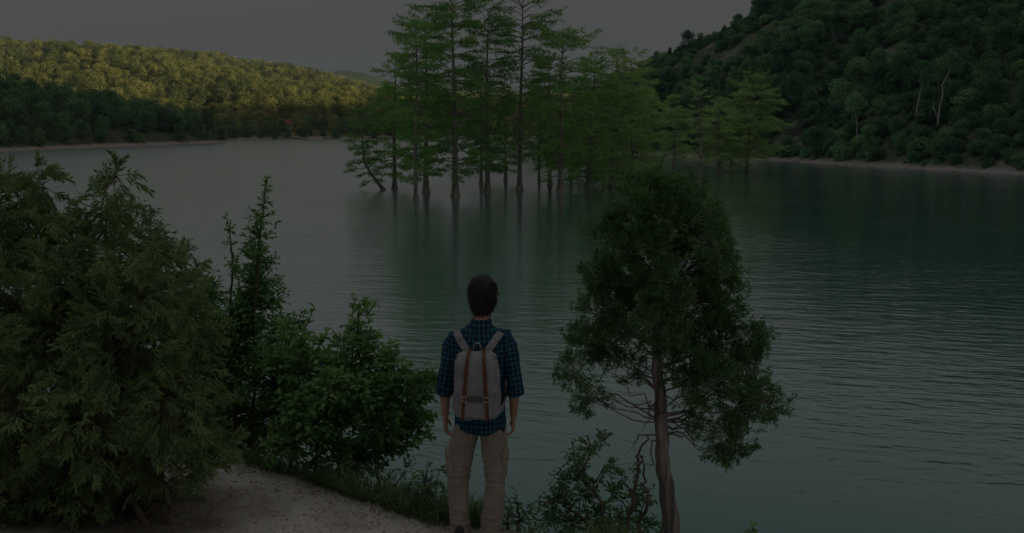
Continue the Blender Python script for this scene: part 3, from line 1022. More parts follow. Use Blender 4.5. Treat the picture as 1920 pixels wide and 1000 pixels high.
def spray_proto(g, n_side=4, per=8):
    """drooping spray of short finger-like shoots, each a bottle-brush of needles (unit length)"""
    V, F_ = [], []
    axes = [(np.zeros(3), np.array([.62, 0, .02])), (np.array([.55, 0, .02]), np.array([1.0, g.normal() * .08, -.16]))]
    for k in range(n_side):
        for sd_ in (-1, 1):
            t = .08 + .75 * k / n_side + g.random() * .1
            o = np.array([t, 0, .03 * math.sin(t * 3)])
            ang = sd_ * g.uniform(.45, .9); ln = g.uniform(.30, .48) * (1.12 - .5 * t)
            axes.append((o, o + ln * np.array([math.cos(ang), math.sin(ang), g.normal() * .25 - .25])))
    for a, b in axes:
        ax = norm(b - a); l = np.linalg.norm(b - a)
        e1 = norm(np.cross(ax, np.array([0, 0, 1.0]) + .3 * rand_dirs(g, 1)[0])); e2 = np.cross(ax, e1)
        w_ = .040 * g.uniform(.8, 1.2)
        for e in (e1, e2):
            i = len(V)
            V += [a, a + ax * l * .6 + e * w_, b + ax * .04, a + ax * l * .6 - e * w_]
            F_ += [(i, i + 1, i + 2), (i, i + 2, i + 3)]
        for q in range(per):
            t = .2 + .8 * (q + g.random()) / per
            p = a + (b - a) * t
            r = rand_dirs(g, 1)[0]; r = norm(r - ax * (r @ ax))
            d_ = norm(ax * .8 + r); s_ = norm(np.cross(d_, rand_dirs(g, 1)[0]))
            i = len(V)
            V += [p - s_ * .016, p + s_ * .016, p + d_ * .14 * g.uniform(.8, 1.2)]
            F_.append((i, i + 1, i + 2))
    return np.array(V), np.array(F_)


def tuft_proto(g, n=24):
    V, F_ = [], []
    for k in range(n):
        t = g.random() ** .8
        p = np.array([t * .7, g.normal() * .10, g.normal() * .10])
        d_ = norm(np.array([1.0, g.normal() * .7, g.normal() * .55 + .15]))
        L_ = g.uniform(.22, .45); w_ = g.uniform(.06, .10)
        s_ = norm(np.cross(d_, rand_dirs(g, 1)[0]))
        i = len(V)
        V += [p, p + d_ * L_ * .5 + s_ * w_ / 2, p + d_ * L_, p + d_ * L_ * .5 - s_ * w_ / 2]
        F_ += [(i, i + 1, i + 2), (i, i + 2, i + 3)]
    return np.array(V), np.array(F_)


def lobes_from_px(lobes, D, g, spread=.35):
    """lobes (px, py, radius px[, dy metres]) -> centres and radii in metres"""
    C, Rr = [], []
    for l in lobes:
        off = l[3] if len(l) > 3 else g.uniform(-spread, spread)
        C.append(at(l[0], l[1], D + off)); Rr.append(l[2] * (D + off) / FOC)
    return np.array(C), np.array(Rr)


def limb(mb, a, b, ra, rb, g, sag=.0, n=5, sides=6, wob=.06):
    ts = np.linspace(0, 1, n)
    P = a + (b - a) * ts[:, None]
    L_ = np.linalg.norm(b - a)
    P[1:-1] += g.normal(size=(n - 2, 3)) * wob * L_
    P[:, 2] += sag * L_ * np.sin(ts * math.pi)
    tube(mb, P, np.linspace(ra, rb, n), sides)
    return P


def needle_plant(name, lobes, D, trunk, tr, protos, leafm, barkm, dens, size, seed, label, cat, droop=0.0, twigr=.004, spread=.35, fill=.5, deadtw=0, kindname='foliage', inner=.45, per_clump=8, clump_r=.4, imin=0.0, shrink=0.0):
    g = np.random.default_rng(seed)
    C, Rr = lobes_from_px(lobes, D, g, spread)
    Rr = np.maximum(Rr - shrink, .04)
    trunk = np.array(trunk)
    base = trunk[0].copy()
    th = empty(name, base); setp(th, label, cat)
    wm, lm = MB(), MB()
    ts = np.linspace(0, 1, len(trunk)); tt = np.linspace(0, 1, len(trunk) * 4)
    TP = np.stack([np.interp(tt, ts, trunk[:, q]) for q in range(3)], 1)
    TR = np.interp(tt, np.linspace(0, 1, len(tr)), tr)
    TP[1:-1] += g.normal(size=(len(TP) - 2, 3)) * .008
    ph = g.random() * 6
    tm = MB()
    tube(tm, TP - base, TR, 14, 0, lambda a, s_: 1 + .12 * np.cos(5 * a + ph + 3 * s_) + .06 * np.cos(9 * a + 2 * ph))
    tm.build('trunk', barkm, th, True)
    A_, B_, RA, RB_ = [], [], [], []
    LPs, LDs, LSs = [], [], []
    for c, r in zip(C, Rr):
        # bough from the trunk, leaving it somewhat lower than the lobe
        want = c[2] - .45 * np.linalg.norm((c - TP[-1])[:2]) - .05
        i = int(np.clip(np.argmin(np.abs(TP[:, 2] - want)), max(1, int(imin * len(TP))), len(TP) - 1))
        br = min(TR[i] * .5, .006 + .014 * r)
        P = limb(wm, TP[i] - base, c - base, br, br * .35, g, -.04, 6, 6, .045)
        nc_ = max(3, int(dens / per_clump * (r / .2) ** 2))
        cd_ = norm(rand_dirs(g, nc_) + np.array([0, -.15, .1]))
        cq = inner + (1 - inner) * g.random(nc_) ** .5
        cp = c + cd_ * (r * cq)[:, None]
        cdir = norm(cd_ * .9 + rand_dirs(g, nc_) * .4 + np.array([0, 0, .25 - droop]))
        n = nc_ * per_clump
        d = np.repeat(cd_, per_clump, 0)
        pos = np.repeat(cp, per_clump, 0) + g.normal(size=(n, 3)) * size * clump_r
        dr = norm(np.repeat(cdir, per_clump, 0) + rand_dirs(g, n) * .5)
        LPs.append(pos); LDs.append(dr); LSs.append(size * g.uniform(.6, 1.25, n))
        k = g.random(n) < .16
        A_.append(np.repeat((c + g.normal(size=3) * .02)[None], k.sum(), 0) + d[k] * r * .12); B_.append(pos[k] + dr[k] * size * .3)
        RA.append(np.full(k.sum(), twigr)); RB_.append(np.full(k.sum(), twigr * .4))
    if deadtw:
        # bare dead twigs under the crown
        for k in range(deadtw):
            i = g.integers(int(len(TP) * .35), int(len(TP) * .8))
            dv = norm(np.array([g.normal(), g.normal() * .8, g.uniform(-.25, .3)]))
            ln = g.uniform(.2, .6)
            P = limb(wm, TP[i] - base, TP[i] + dv * ln - base, .008, .003, g, .05, 6, 4, .06)
            for q in range(5):
                p0 = P[g.integers(2, 6)] + base
                A_.append(p0[None]); B_.append((p0 + norm(dv + rand_dirs(g, 1)[0] * .8) * g.uniform(.06, .2))[None]); RA.append([.0028]); RB_.append([.001])
    tubes_fast(wm, np.concatenate(A_) - base, np.concatenate(B_) - base, np.concatenate(RA), np.concatenate(RB_), 3)
    P = np.concatenate(LPs); dd = np.concatenate(LDs); S_ = np.concatenate(LSs)
    stamp(lm, protos, P - base, dd, norm(rand_dirs(g, len(P)) * .7 + np.array([0, 0, 1.0])), S_, g)
    wm.build('branches', barkm, th, True)['kind'] = 'stuff'
    f = lm.build(kindname, leafm, th); f['kind'] = 'stuff'
    return th, len(P)


gp = np.random.default_rng(55)
SPR = [spray_proto(gp) for _ in range(5)]
TUF = [tuft_proto(gp) for _ in range(6)]

# ---- large juniper, left
jl = [(80, 350, 22), (78, 400, 42), (215, 335, 14), (212, 370, 22), (210, 420, 44), (20, 345, 46), (-20, 400, 70), (0, 440, 80), (100, 480, 72), (200, 500, 75), (280, 490, 50), (315, 530, 55),
      (50, 580, 100), (170, 600, 100), (270, 600, 85), (340, 640, 48), (80, 700, 120), (210, 720, 115), (310, 720, 75), (365, 750, 50), (60, 830, 120), (190, 840, 105), (300, 830, 80), (380, 845, 52), (410, 850, 34),
      (40, 930, 100), (170, 920, 70), (300, 900, 52), (-80, 520, 130), (-100, 720, 160), (-100, 900, 160), (120, 640, 90, -.55), (230, 660, 80, -.6), (60, 760, 90, -.7), (320, 780, 60, -.5), (160, 790, 80, -.7), (250, 560, 60, -.5), (120, 540, 60, -.5)]
b0 = np.array([-2.62, 6.75, bank_z(-2.62, 6.75) - .05])
trunkL = [b0, at(215, 850, 6.75), at(190, 700, 6.8), at(150, 550, 6.8), at(130, 430, 6.8)]
th, n1 = needle_plant('juniper_bush', jl, 6.75, trunkL, [.075, .06, .045, .03, .012], SPR, M_junL, M_twig, 92, .150, 401,
                      'big dense olive green juniper with drooping sprays filling the left edge', 'juniper', droop=.6, spread=.3, per_clump=7, clump_r=.34, inner=.5)
# its low crooked stems
wm = MB()
gg = np.random.default_rng(5)
bb = np.array(th.location)
for (a, b_) in [((330, 990), (300, 890)), ((200, 985), (120, 880)), ((280, 985), (235, 900)), ((150, 990), (60, 900)), ((240, 1000), (330, 930))]:
    p0 = at(*a, 6.55); p0[2] = bank_z(p0[0], p0[1]) - .03
    wm = MB(); limb(wm, p0 - bb, at(*b_, 6.7) - bb, .03, .014, gg, .05, 7, 7, .05)
    wm.build('stem', M_twig, th, True)

# ---- juniper tree, right
jr = [(1242, 348, 30, -.1), (1262, 352, 28), (1215, 362, 34), (1190, 392, 46), (1245, 395, 52), (1296, 382, 44), (1322, 405, 28), (1150, 452, 42), (1200, 450, 48, -.3), (1250, 450, 50, .3), (1315, 445, 50), (1128, 515, 40), (1180, 520, 44), (1285, 505, 58), (1348, 505, 42),
      (1235, 520, 40, -.4), (1120, 585, 42), (1170, 585, 44), (1300, 580, 58), (1352, 570, 40), (1230, 580, 30, .4), (1098, 645, 40), (1074, 700, 28), (1138, 645, 36), (1300, 655, 52), (1360, 640, 44), (1402, 640, 34),
      (1330, 715, 48), (1385, 715, 46), (1412, 690, 28), (1438, 752, 30), (1405, 765, 36), (1312, 785, 28), (1350, 800, 34), (1375, 832, 34), (1345, 845, 24), (1112, 748, 28), (1090, 730, 24), (1420, 660, 22), (1455, 770, 16), (1060, 690, 16), (1340, 470, 40, -.3), (1215, 600, 32, -.4), (1232, 640, 32, -.28), (1264, 635, 34, -.3), (1208, 555, 36, -.3), (1272, 695, 28, -.2), (1188, 690, 24), (1255, 560, 40, -.35), (1160, 610, 34, -.2), (1150, 700, 22), (1290, 730, 28)]
tb = at(1262, 1006, 7.05); tb[2] = bank_z(tb[0], tb[1]) - .06
trunkR = [tb, at(1250, 920, 7.03), at(1241, 830, 7.0), at(1240, 745, 7.0), at(1231, 650, 7.0), at(1237, 540, 7.0), at(1244, 400, 7.0)]
th, n2 = needle_plant('juniper_tree', jr, 7.0, trunkR, [.074, .056, .049, .042, .032, .02, .008], TUF, M_junR, M_jbark, 430, .095, 402,
                      'dark juniper tree with a bare grey trunk standing right of the man', 'juniper', droop=.05, twigr=.0035, spread=.3, deadtw=18, inner=.5, imin=.42, per_clump=9, clump_r=.34, shrink=.032)
wm = MB(); bb = np.array(th.location); gg = np.random.default_rng(8)
for a, b_ in [((1268, 985), (1312, 1000)), ((1255, 990), (1225, 1005))]:
    p1 = at(*b_, 7.0); p1[2] = bank_z(p1[0], p1[1]) - .01
    wm = MB(); limb(wm, at(*a, 7.02) - bb, p1 - bb, .03, .012, gg, .1, 6, 7, .05); wm.build('root', M_jbark, th, True)
for pts in [[(1240, 742), (1215, 715), (1200, 705)], [(1238, 690), (1290, 668), (1330, 660)], [(1233, 650), (1180, 625), (1130, 655), (1095, 660)], [(1240, 780), (1295, 770), (1340, 735)]]:
    W = np.array([at(a, b_, 6.98) for a, b_ in pts]) - bb
    wm = MB(); tube(wm, W, np.linspace(.018, .007, len(W)), 6); wm.build('bough', M_jbark, th, True)


# ---- leafy shrubs
def leaf_shrub(name, lobes, D, stems, leafm, dens, lsz, seed, label, spread=.35, nleafobj=0, twigr=.0035, lw=.55, shoots=()):
    g = np.random.default_rng(seed)
    C, Rr = lobes_from_px(lobes, D, g, spread)
    base = np.array(stems[0][0]); th = empty(name, base); setp(th, label, 'shrub')
    wm, lm = MB(), MB()
    SP = []
    for st in stems:
        st = np.array(st)
        tt = np.linspace(0, 1, 14); t0 = np.linspace(0, 1, len(st))
        P = np.stack([np.interp(tt, t0, st[:, q]) for q in range(3)], 1); P[1:] += g.normal(size=(13, 3)) * .012
        sm = MB(); tube(sm, P - base, np.linspace(.02, .005, 14), 6); sm.build('stem', M_twig, th, True)
        SP.append(P)
    SP = np.concatenate(SP)
    A_, B_, LPs, LDs = [], [], [], []
    for c, r in zip(C, Rr):
        dd = np.linalg.norm(SP - c, axis=1) + .8 * np.maximum(0, SP[:, 2] - c[2] + .1)
        limb(wm, SP[np.argmin(dd)] - base, c - base, .007, .004, g, 0, 5, 5, .05)
        nt_ = max(4, int(dens * (r / .2) ** 2))
        d = norm(rand_dirs(g, nt_) + np.array([0, 0, .25]))
        a = c + d * (r * g.uniform(.05, .45, nt_))[:, None]
        b_ = c + d * (r * g.uniform(.7, 1.12, nt_))[:, None] + g.normal(size=(nt_, 3)) * .02
        A_.append(a); B_.append(b_)
        for k in range(nt_):
            ln = np.linalg.norm(b_[k] - a[k])
            nlv = max(4, int(ln / (lsz * .38)))
            q = np.linspace(.1, 1.0, nlv)
            td = (b_[k] - a[k]) / ln
            sd_ = norm(np.cross(td, np.array([0, 0, 1.0]) + rand_dirs(g, 1)[0] * .3))
            sg = np.where(np.arange(nlv) % 2, 1.0, -1.0)[:, None]
            LPs.append(a[k] + (b_[k] - a[k]) * q[:, None])
            LDs.append(norm(td * .75 + sd_ * sg * .8 + rand_dirs(g, nlv) * .35 + np.array([0, 0, -.12])))
    for pts, rr in shoots:          # long whippy shoots standing clear of the mass
        W = np.array([at(a, b_, D) for a, b_ in pts])
        tube(wm, W - base, np.linspace(.006, .002, len(W)), 4)
        for w0, w1 in zip(W[:-1], W[1:]):
            n_ = max(2, int(np.linalg.norm(w1 - w0) / (lsz * .3)))
            q = (np.arange(n_) + g.random(n_)) / n_
            LPs.append(w0 + (w1 - w0) * q[:, None] + g.normal(size=(n_, 3)) * .006)
            LDs.append(norm(norm(w1 - w0) * .5 + rand_dirs(g, n_)))
    A_ = np.concatenate(A_); B_ = np.concatenate(B_)
    tubes_fast(wm, A_ - base, B_ - base, twigr, twigr * .4, 3)
    P = np.concatenate(LPs); dd = np.concatenate(LDs); n = len(P)
    S_ = lsz * g.uniform(.6, 1.25, n)
    up = norm(np.array([0, -.25, 1.0]) + rand_dirs(g, n) * .75)
    if nleafobj:
        # the leaves that show largest, towards the viewer, are leaves of their own
        score = S_ / np.linalg.norm(P - np.array([0, 0, CAMZ]), axis=1) + 1e-3 * g.random(n)
        a, b_ = proj(P)
        score[(a < 0) | (a > 1920) | (b_ > 995)] = 0
        pick = np.argsort(-score)[:nleafobj]
        one = MB(); leaves4(one, np.zeros((1, 3)), np.array([[1.0, 0, 0]]), np.array([[0, 0, 1.0]]), 1.0, lw)
        lmsh = one.mesh('leaf', [leafm])
        d_, s_, nn = frames(dd[pick], up[pick])
        for k, i in enumerate(pick):
            o = mkobj('leaf', lmsh, th)
            o.matrix_local = Matrix([(*[S_[i] * v for v in (d_[k][q], -s_[k][q], nn[k][q])], (P[i] - base)[q]) for q in range(3)] + [(0, 0, 0, 1)])
        rest = np.ones(n, bool); rest[pick] = False
    else:
        rest = np.ones(n, bool)
    leaves4(lm, P[rest] - base, dd[rest], up[rest], S_[rest], S_[rest] * lw)
    wm.build('branches', M_twig, th, True)['kind'] = 'stuff'
    f = lm.build('foliage', leafm, th); f['kind'] = 'stuff'
    return th, n


def foot(px, D, back=0.0):
    p = at(px, 900, D); p[2] = bank_z(p[0], p[1]) - .05
    return p


s1 = [(497, 352, 9), (495, 380, 15), (490, 412, 22), (484, 448, 30), (480, 490, 36), (485, 535, 42), (430, 432, 9), (434, 460, 12), (442, 500, 20), (470, 585, 55), (518, 560, 22), (450, 645, 62), (520, 630, 44),
      (425, 700, 55), (500, 705, 62), (545, 650, 26), (440, 780, 58), (510, 790, 60), (470, 850, 44), (400, 620, 45), (395, 550, 35), (560, 700, 40), (400, 680, 46), (385, 740, 44), (415, 800, 48), (365, 660, 36), (540, 740, 40), (560, 600, 20)]
nA = leaf_shrub('hornbeam_shrub', s1, 8.7, [[foot(480, 8.6), at(475, 800, 8.7), at(478, 600, 8.7), at(488, 450, 8.7), at(497, 350, 8.7)], [foot(450, 8.6), at(440, 800, 8.7), at(430, 620, 8.7), at(438, 500, 8.7), at(428, 410, 8.7)], [foot(500, 8.6), at(520, 760, 8.6), at(530, 620, 8.6)]],
                M_shrub, 85, .052, 501, 'tall narrow leafy shrub with an upright shoot beside the big juniper', .3, 0,
                shoots=[([(497, 360), (500, 335), (503, 332)], 1), ([(428, 420), (422, 402)], 1), ([(515, 430), (520, 415)], 1), ([(510, 540), (532, 520)], 1)])[1]
s2 = [(676, 572, 17), (690, 590, 12), (668, 610, 20), (680, 640, 34), (705, 670, 34), (640, 655, 30), (610, 690, 40), (565, 690, 42), (660, 710, 46), (715, 730, 46), (762, 725, 34), (795, 712, 16), (575, 750, 52), (640, 770, 54), (705, 785, 52), (760, 775, 38), (790, 750, 20),
      (550, 820, 50), (620, 835, 46), (690, 845, 46), (750, 830, 34), (795, 822, 14), (740, 695, 40), (782, 735, 30), (812, 715, 12), (540, 620, 26), (558, 652, 34), (598, 645, 18), (520, 690, 36), (803, 702, 15), (816, 735, 10), (798, 775, 16), (640, 690, 30), (735, 655, 16), (730, 800, 46), (782, 800, 26), (660, 865, 36), (590, 880, 30), (600, 790, 44, -.5), (670, 740, 40, -.5), (620, 730, 40, -.6), (700, 770, 40, -.4), (560, 770, 40, -.5), (520, 840, 34, -.4)]
nB = leaf_shrub('leafy_shrub', s2, 8.0, [[foot(640, 7.9), at(640, 800, 7.9), at(660, 680, 8.0), at(676, 565, 8.0)], [foot(600, 7.9), at(590, 800, 7.8), at(575, 690, 7.9)], [foot(700, 7.9), at(715, 820, 7.9), at(770, 730, 8.0)], [foot(560, 7.9), at(545, 850, 7.8), at(530, 780, 7.8)]],
                M_shrub, 80, .070, 502, 'broad leafed green shrub on the bank edge left of the man', .35, 260,
                shoots=[([(560, 650), (575, 610), (590, 575)], 1), ([(690, 590), (708, 560)], 1), ([(640, 640), (620, 615)], 1), ([(770, 720), (818, 700)], 1), ([(760, 760), (812, 742)], 1), ([(780, 825), (812, 818)], 1), ([(665, 565), (658, 552)], 1)])[1]
s3 = [(200, 330, 18), (180, 345, 18), (160, 365, 16), (280, 405, 22), (265, 395, 16), (300, 440, 26), (330, 480, 32), (355, 470, 14), (375, 510, 26), (385, 560, 28), (350, 540, 36), (300, 490, 40), (240, 440, 30), (130, 385, 16), (150, 420, 30), (380, 620, 40), (330, 600, 50), (215, 318, 8), (120, 370, 8), (340, 700, 50), (370, 780, 50), (330, 640, 50), (400, 840, 40), (300, 760, 50), (410, 720, 40), (390, 660, 40)]
nC = leaf_shrub('background_shrub', s3, 9.0, [[foot(300, 8.9), at(290, 700, 9), at(285, 520, 9), at(282, 400, 9)], [foot(220, 8.9), at(215, 650, 9), at(205, 450, 9), at(200, 320, 9)], [foot(360, 8.9), at(365, 700, 9), at(370, 500, 9)]],
                M_shrub2, 75, .05, 503, 'bluish green shrub rising behind the top of the big juniper', .3, 0)[1]
# weeds along the rim
s5 = [(690, 890, 26), (730, 905, 26), (765, 930, 26), (800, 955, 26), (835, 975, 22), (760, 880, 24), (800, 905, 26), (835, 925, 24), (660, 880, 22), (705, 920, 18), (780, 965, 18), (825, 880, 20), (848, 985, 18), (755, 968, 16), (715, 940, 16), (870, 975, 16)]
leaf_shrub('bank_weeds', s5, 7.15, [[foot(740, 7.2), at(740, 920, 7.15)], [foot(800, 7.1), at(800, 950, 7.1)], [foot(690, 7.3), at(690, 900, 7.25)]], M_shrub2, 60, .03, 505, 'low fine leaved weeds spilling over the bank edge left of the man', .2)
s6 = [(890, 965, 18), (925, 960, 18), (958, 945, 18), (985, 960, 18), (1010, 975, 20), (965, 975, 22), (905, 985, 16)]
leaf_shrub('bank_weeds', s6, 6.95, [[foot(950, 6.9), at(950, 975, 6.95)], [foot(1000, 6.9), at(995, 975, 6.95)]], M_shrub2, 55, .03, 506, 'low fine leaved weeds on the bank edge right of the man', .12)
# small twiggy shrub at the juniper tree's foot
s4 = [(1100, 838, 26), (1128, 826, 20), (1075, 868, 28), (1058, 905, 26), (1045, 940, 34), (1090, 930, 30), (1140, 870, 18), (1165, 895, 20), (1195, 880, 16), (1205, 935, 24), (1120, 970, 36), (1070, 985, 36), (1175, 975, 34), (1215, 985, 26), (1010, 945, 12), (1150, 925, 26), (1085, 900, 24), (1120, 905, 20), (1185, 935, 24), (1030, 975, 26), (1145, 985, 30)]
nD = leaf_shrub('twiggy_shrub', s4, 6.95, [[foot(1150, 6.8), at(1130, 960, 6.9), at(1095, 880, 6.95), at(1105, 820, 7)], [foot(1170, 6.8), at(1190, 930, 6.95), at(1195, 860, 7), at(1215, 815, 7)], [foot(1140, 6.8), at(1085, 960, 6.9), at(1040, 930, 6.95)], [foot(1190, 6.8), at(1215, 930, 6.95), at(1200, 850, 7)]],
                M_shrub2, 95, .042, 504, 'sparse twiggy shrub with dark stems at the foot of the juniper tree', .2, 0,
                shoots=[([(1040, 940), (1005, 942)], 1)])[1]
# little plants poking up at the bottom edge
for px, py, r, lab in [(1412, 992, 10, 'tiny yellow green sprig at the bottom edge right of the juniper tree'), (970, 940, 18, 'low leafy weed beside the right leg of the man'), (800, 880, 22, 'low bush of small leaves left of the knee of the man')]:
    D_ = 6.9 if px < 1300 else 6.4
    p = at(px, py + 40, D_)
    st = [[np.array([p[0], p[1], min(p[2], bank_z(p[0], p[1]) + .0) - .02]), at(px, py, D_)]]
    leaf_shrub('small_plant', [(px, py, r), (px - r, py + r, r), (px + r, py + r, r), (px, py + 2 * r, r)], D_, st, M_shrub, 30, .04, 600 + px, lab, .08)


# ---- grass on the bank edge
def grass(name, n, xr, dr_, hr, seed, label, wid=.0035):
    g = np.random.default_rng(seed)
    x = g.uniform(*xr, n); d = dr_[0] + (dr_[1] - dr_[0]) * g.random(n) ** 1.2
    y = bank_edge(x) + d
    cl = fbm(x, y, .35, seed) > -.18
    x, y = x[cl], y[cl]; n = len(x)
    z, _ = h_bank(x, y)
    P = np.stack([x, y, z - .01], 1)
    hgt = g.uniform(*hr, n) * (1 + .5 * fbm(x, y, .5, seed + 3))
    ln = norm(np.stack([g.normal(size=n), g.normal(size=n) - .1, np.full(n, 0)], 1)) * g.uniform(.15, 1.3, n)[:, None]
    sd_ = norm(np.cross(ln + [0, 0, .01], [0, 0, 1.0])) * (wid * g.uniform(.6, 1.4, n))[:, None]
    m1 = P + np.stack([ln[:, 0] * hgt * .35, ln[:, 1] * hgt * .35, hgt * .6], 1)
    tip = P + np.stack([ln[:, 0] * hgt, ln[:, 1] * hgt, hgt * (1 - .35 * np.linalg.norm(ln, axis=1))], 1)
    v = np.stack([P - sd_, P + sd_, m1 + sd_ * .7, m1 - sd_ * .7, tip], 1).reshape(-1, 3)
    b = np.arange(n)[:, None] * 5
    mb = MB()
    f4 = b + np.array([[0, 1, 2, 3]]); f3 = b + np.array([[3, 2, 4]])
    mb.add(v, f4); mb.f3.append(f3); mb.m3.append(np.zeros(n, np.int32))
    o = mb.build(name, M_grass); setp(o, label, 'grass', kind='stuff')
    return o


grass('grass', 9000, (-1.55, .9), (-.06, .85), (.04, .27), 701, 'dark wispy grass along the edge of the bank around the man')
grass('grass', 2500, (-3.2, -1.4), (-.05, .6), (.06, .2), 702, 'short grass between the sandy ledge and the shrubs')

# ---- stones and litter on the sand
gs = np.random.default_rng(31)
ico = bmesh.new(); bmesh.ops.create_icosphere(ico, subdivisions=1, radius=1)
iv = np.array([v.co[:] for v in ico.verts]); iff = np.array([[v.index for v in f.verts] for f in ico.faces]); ico.free()
mb = MB()
for k in range(900):
    x = gs.uniform(-2.8, -.2); y = gs.uniform(6.0, float(bank_edge(x)) + .12)
    r = .004 + .012 * gs.random() ** 3 + (.012 if k % 60 == 0 else 0)
    v = iv * (1 + gs.normal(size=(len(iv), 1)) * .18) * np.array([1, gs.uniform(.6, 1), gs.uniform(.4, .8)]) * r
    a = gs.random() * 6.28; ca, sa = math.cos(a), math.sin(a)
    v = np.stack([v[:, 0] * ca - v[:, 1] * sa, v[:, 0] * sa + v[:, 1] * ca, v[:, 2]], 1) + [x, y, bank_z(x, y) + r * .25]
    mb.add(v, iff)
peb = mb.build('gravel', plain_mat('pebble', (.22, .20, .18), (.42, .39, .35), 30, .9))
setp(peb, 'small pebbles scattered over the sandy ledge', 'gravel', kind='stuff')
mb = MB()
n = 900
x = gs.uniform(-3.0, -.3, n); y = bank_edge(x) + gs.normal(size=n) * .16 - .02
k = gs.random(n) < .35; x[k] = gs.uniform(-3.4, -2.0, k.sum()); y[k] = gs.uniform(6.2, 7.3, k.sum())
z, _ = h_bank(x, y)
leaves2(mb, np.stack([x, y, z + .004], 1), norm(np.stack([gs.normal(size=n), gs.normal(size=n), .15 * gs.normal(size=n)], 1)), norm(np.array([0, 0, 1.0]) + .35 * rand_dirs(gs, n)), gs.uniform(.015, .05, n), gs.uniform(.006, .018, n))
lit = mb.build('leaf_litter', leaf_mat('dry_leaves', (.12, .085, .05), (.20, .15, .09), (.30, .24, .15), 8, .1, objvar=0))
setp(lit, 'dry fallen leaves and twigs along the edge of the sand', 'litter', kind='stuff')
print('NEAR', n1, n2, nA, nB, nC, nD)

# ================================================================== MAN WITH BACKPACK
def ring(c, rx, ry, n=28, e=2.3, rot=0.0):
    th = np.linspace(0, 2 * math.pi, n, endpoint=False)
    cx, sy = np.cos(th), np.sin(th)
    x = np.sign(cx) * np.abs(cx) ** (2 / e) * rx; y = np.sign(sy) * np.abs(sy) ** (2 / e) * ry
    if rot:
        x, y = x * math.cos(rot) - y * math.sin(rot), x * math.sin(rot) + y * math.cos(rot)
    return np.stack([c[0] + x, c[1] + y, np.full(n, c[2])], 1)


def loft(mb, rings):
    k, n = len(rings), len(rings[0])
    v = np.concatenate(rings)
    i = np.arange(k - 1)[:, None] * n + np.arange(n)[None]; j = np.arange(k - 1)[:, None] * n + (np.arange(n)[None] + 1) % n
    mb.add(v, np.stack([i, j, j + n, i + n], -1).reshape(-1, 4))
    q = np.arange(n)
    f = np.stack([q, (q + 1) % n, np.full(n, n)], 1)
    mb.add(np.concatenate([rings[-1], rings[-1].mean(0)[None]]), f)
    mb.add(np.concatenate([rings[0], rings[0].mean(0)[None]]), f[:, ::-1])


def etube(mb, pts, rx, ry, xdir, n=16, e=2.2):
    """elliptic tube: rx along xdir, ry across"""
    pts = np.asarray(pts, float); k = len(pts)
    t = norm(np.gradient(pts, axis=0)); xd = np.broadcast_to(np.asarray(xdir, float), (k, 3))
    xd = norm(xd - t * np.sum(xd * t, 1, keepdims=True)); yd = np.cross(t, xd)
    th = np.linspace(0, 2 * math.pi, n, endpoint=False); cx, sy = np.cos(th), np.sin(th)
    a = np.sign(cx) * np.abs(cx) ** (2 / e); b = np.sign(sy) * np.abs(sy) ** (2 / e)
    rx = np.broadcast_to(rx, (k,)); ry = np.broadcast_to(ry, (k,))
    loft(mb, [pts[q] + a[:, None] * rx[q] * xd[q] + b[:, None] * ry[q] * yd[q] for q in range(k)])


def ellipsoid(mb, c, r, n=20, m=12):
    rs = []
    for q in range(m):
        ph = -math.pi / 2 + math.pi * (q + .5) / m
        rs.append(ring((c[0], c[1], c[2] + r[2] * math.sin(ph)), r[0] * math.cos(ph), r[1] * math.cos(ph), n, 2.0))
    loft(mb, rs)


def remesh(mb, voxel, smooth=3):
    """weld overlapping closed shapes into one continuous skin"""
    me = mb.mesh('tmp'); o = bpy.data.objects.new('tmp', me); COL.objects.link(o)
    r = o.modifiers.new('r', 'REMESH'); r.mode = 'VOXEL'; r.voxel_size = voxel
    sm = o.modifiers.new('s', 'SMOOTH'); sm.factor = .5; sm.iterations = smooth
    dg = bpy.context.evaluated_depsgraph_get()
    out = bpy.data.meshes.new_from_object(o.evaluated_get(dg))
    bpy.data.objects.remove(o); bpy.data.meshes.remove(me)
    out.polygons.foreach_set('use_smooth', np.ones(len(out.polygons), bool))
    out.materials.clear()
    return out


def getv(me):
    v = np.zeros(len(me.vertices) * 3, np.float32); me.vertices.foreach_get('co', v)
    n = np.zeros(len(me.vertices) * 3, np.float32); me.vertices.foreach_get('normal', n)
    return v.reshape(-1, 3).astype(float), n.reshape(-1, 3).astype(float)


def setv(me, v):
    me.vertices.foreach_set('co', v.astype(np.float32).ravel()); me.update()


def n3(v, sc, seed=0.0):
    """cloth-fold noise"""
    return np.array([mnoise.noise(Vector((p[0] * sc[0] + seed, p[1] * sc[1] + 3.1 * seed, p[2] * sc[2] - seed))) for p in v])


PD = 6.55
foot0 = at(900, 1003, PD)
GZ = bank_z(foot0[0], PD)
man = empty('person', (foot0[0], PD, 3.682), R(-4))
man.scale = (.92, .95, 1.0)
setp(man, 'man seen from behind in a blue checked shirt and khaki cargo trousers', 'person')

M_skin = plain_mat('skin', (.50, .30, .22), (.42, .24, .17), 25, .55, .15)
M_hair = plain_mat('dark_hair', (.007, .005, .0045), (.017, .011, .009), 60, .5, .4, mapping=(3, 3, .4))


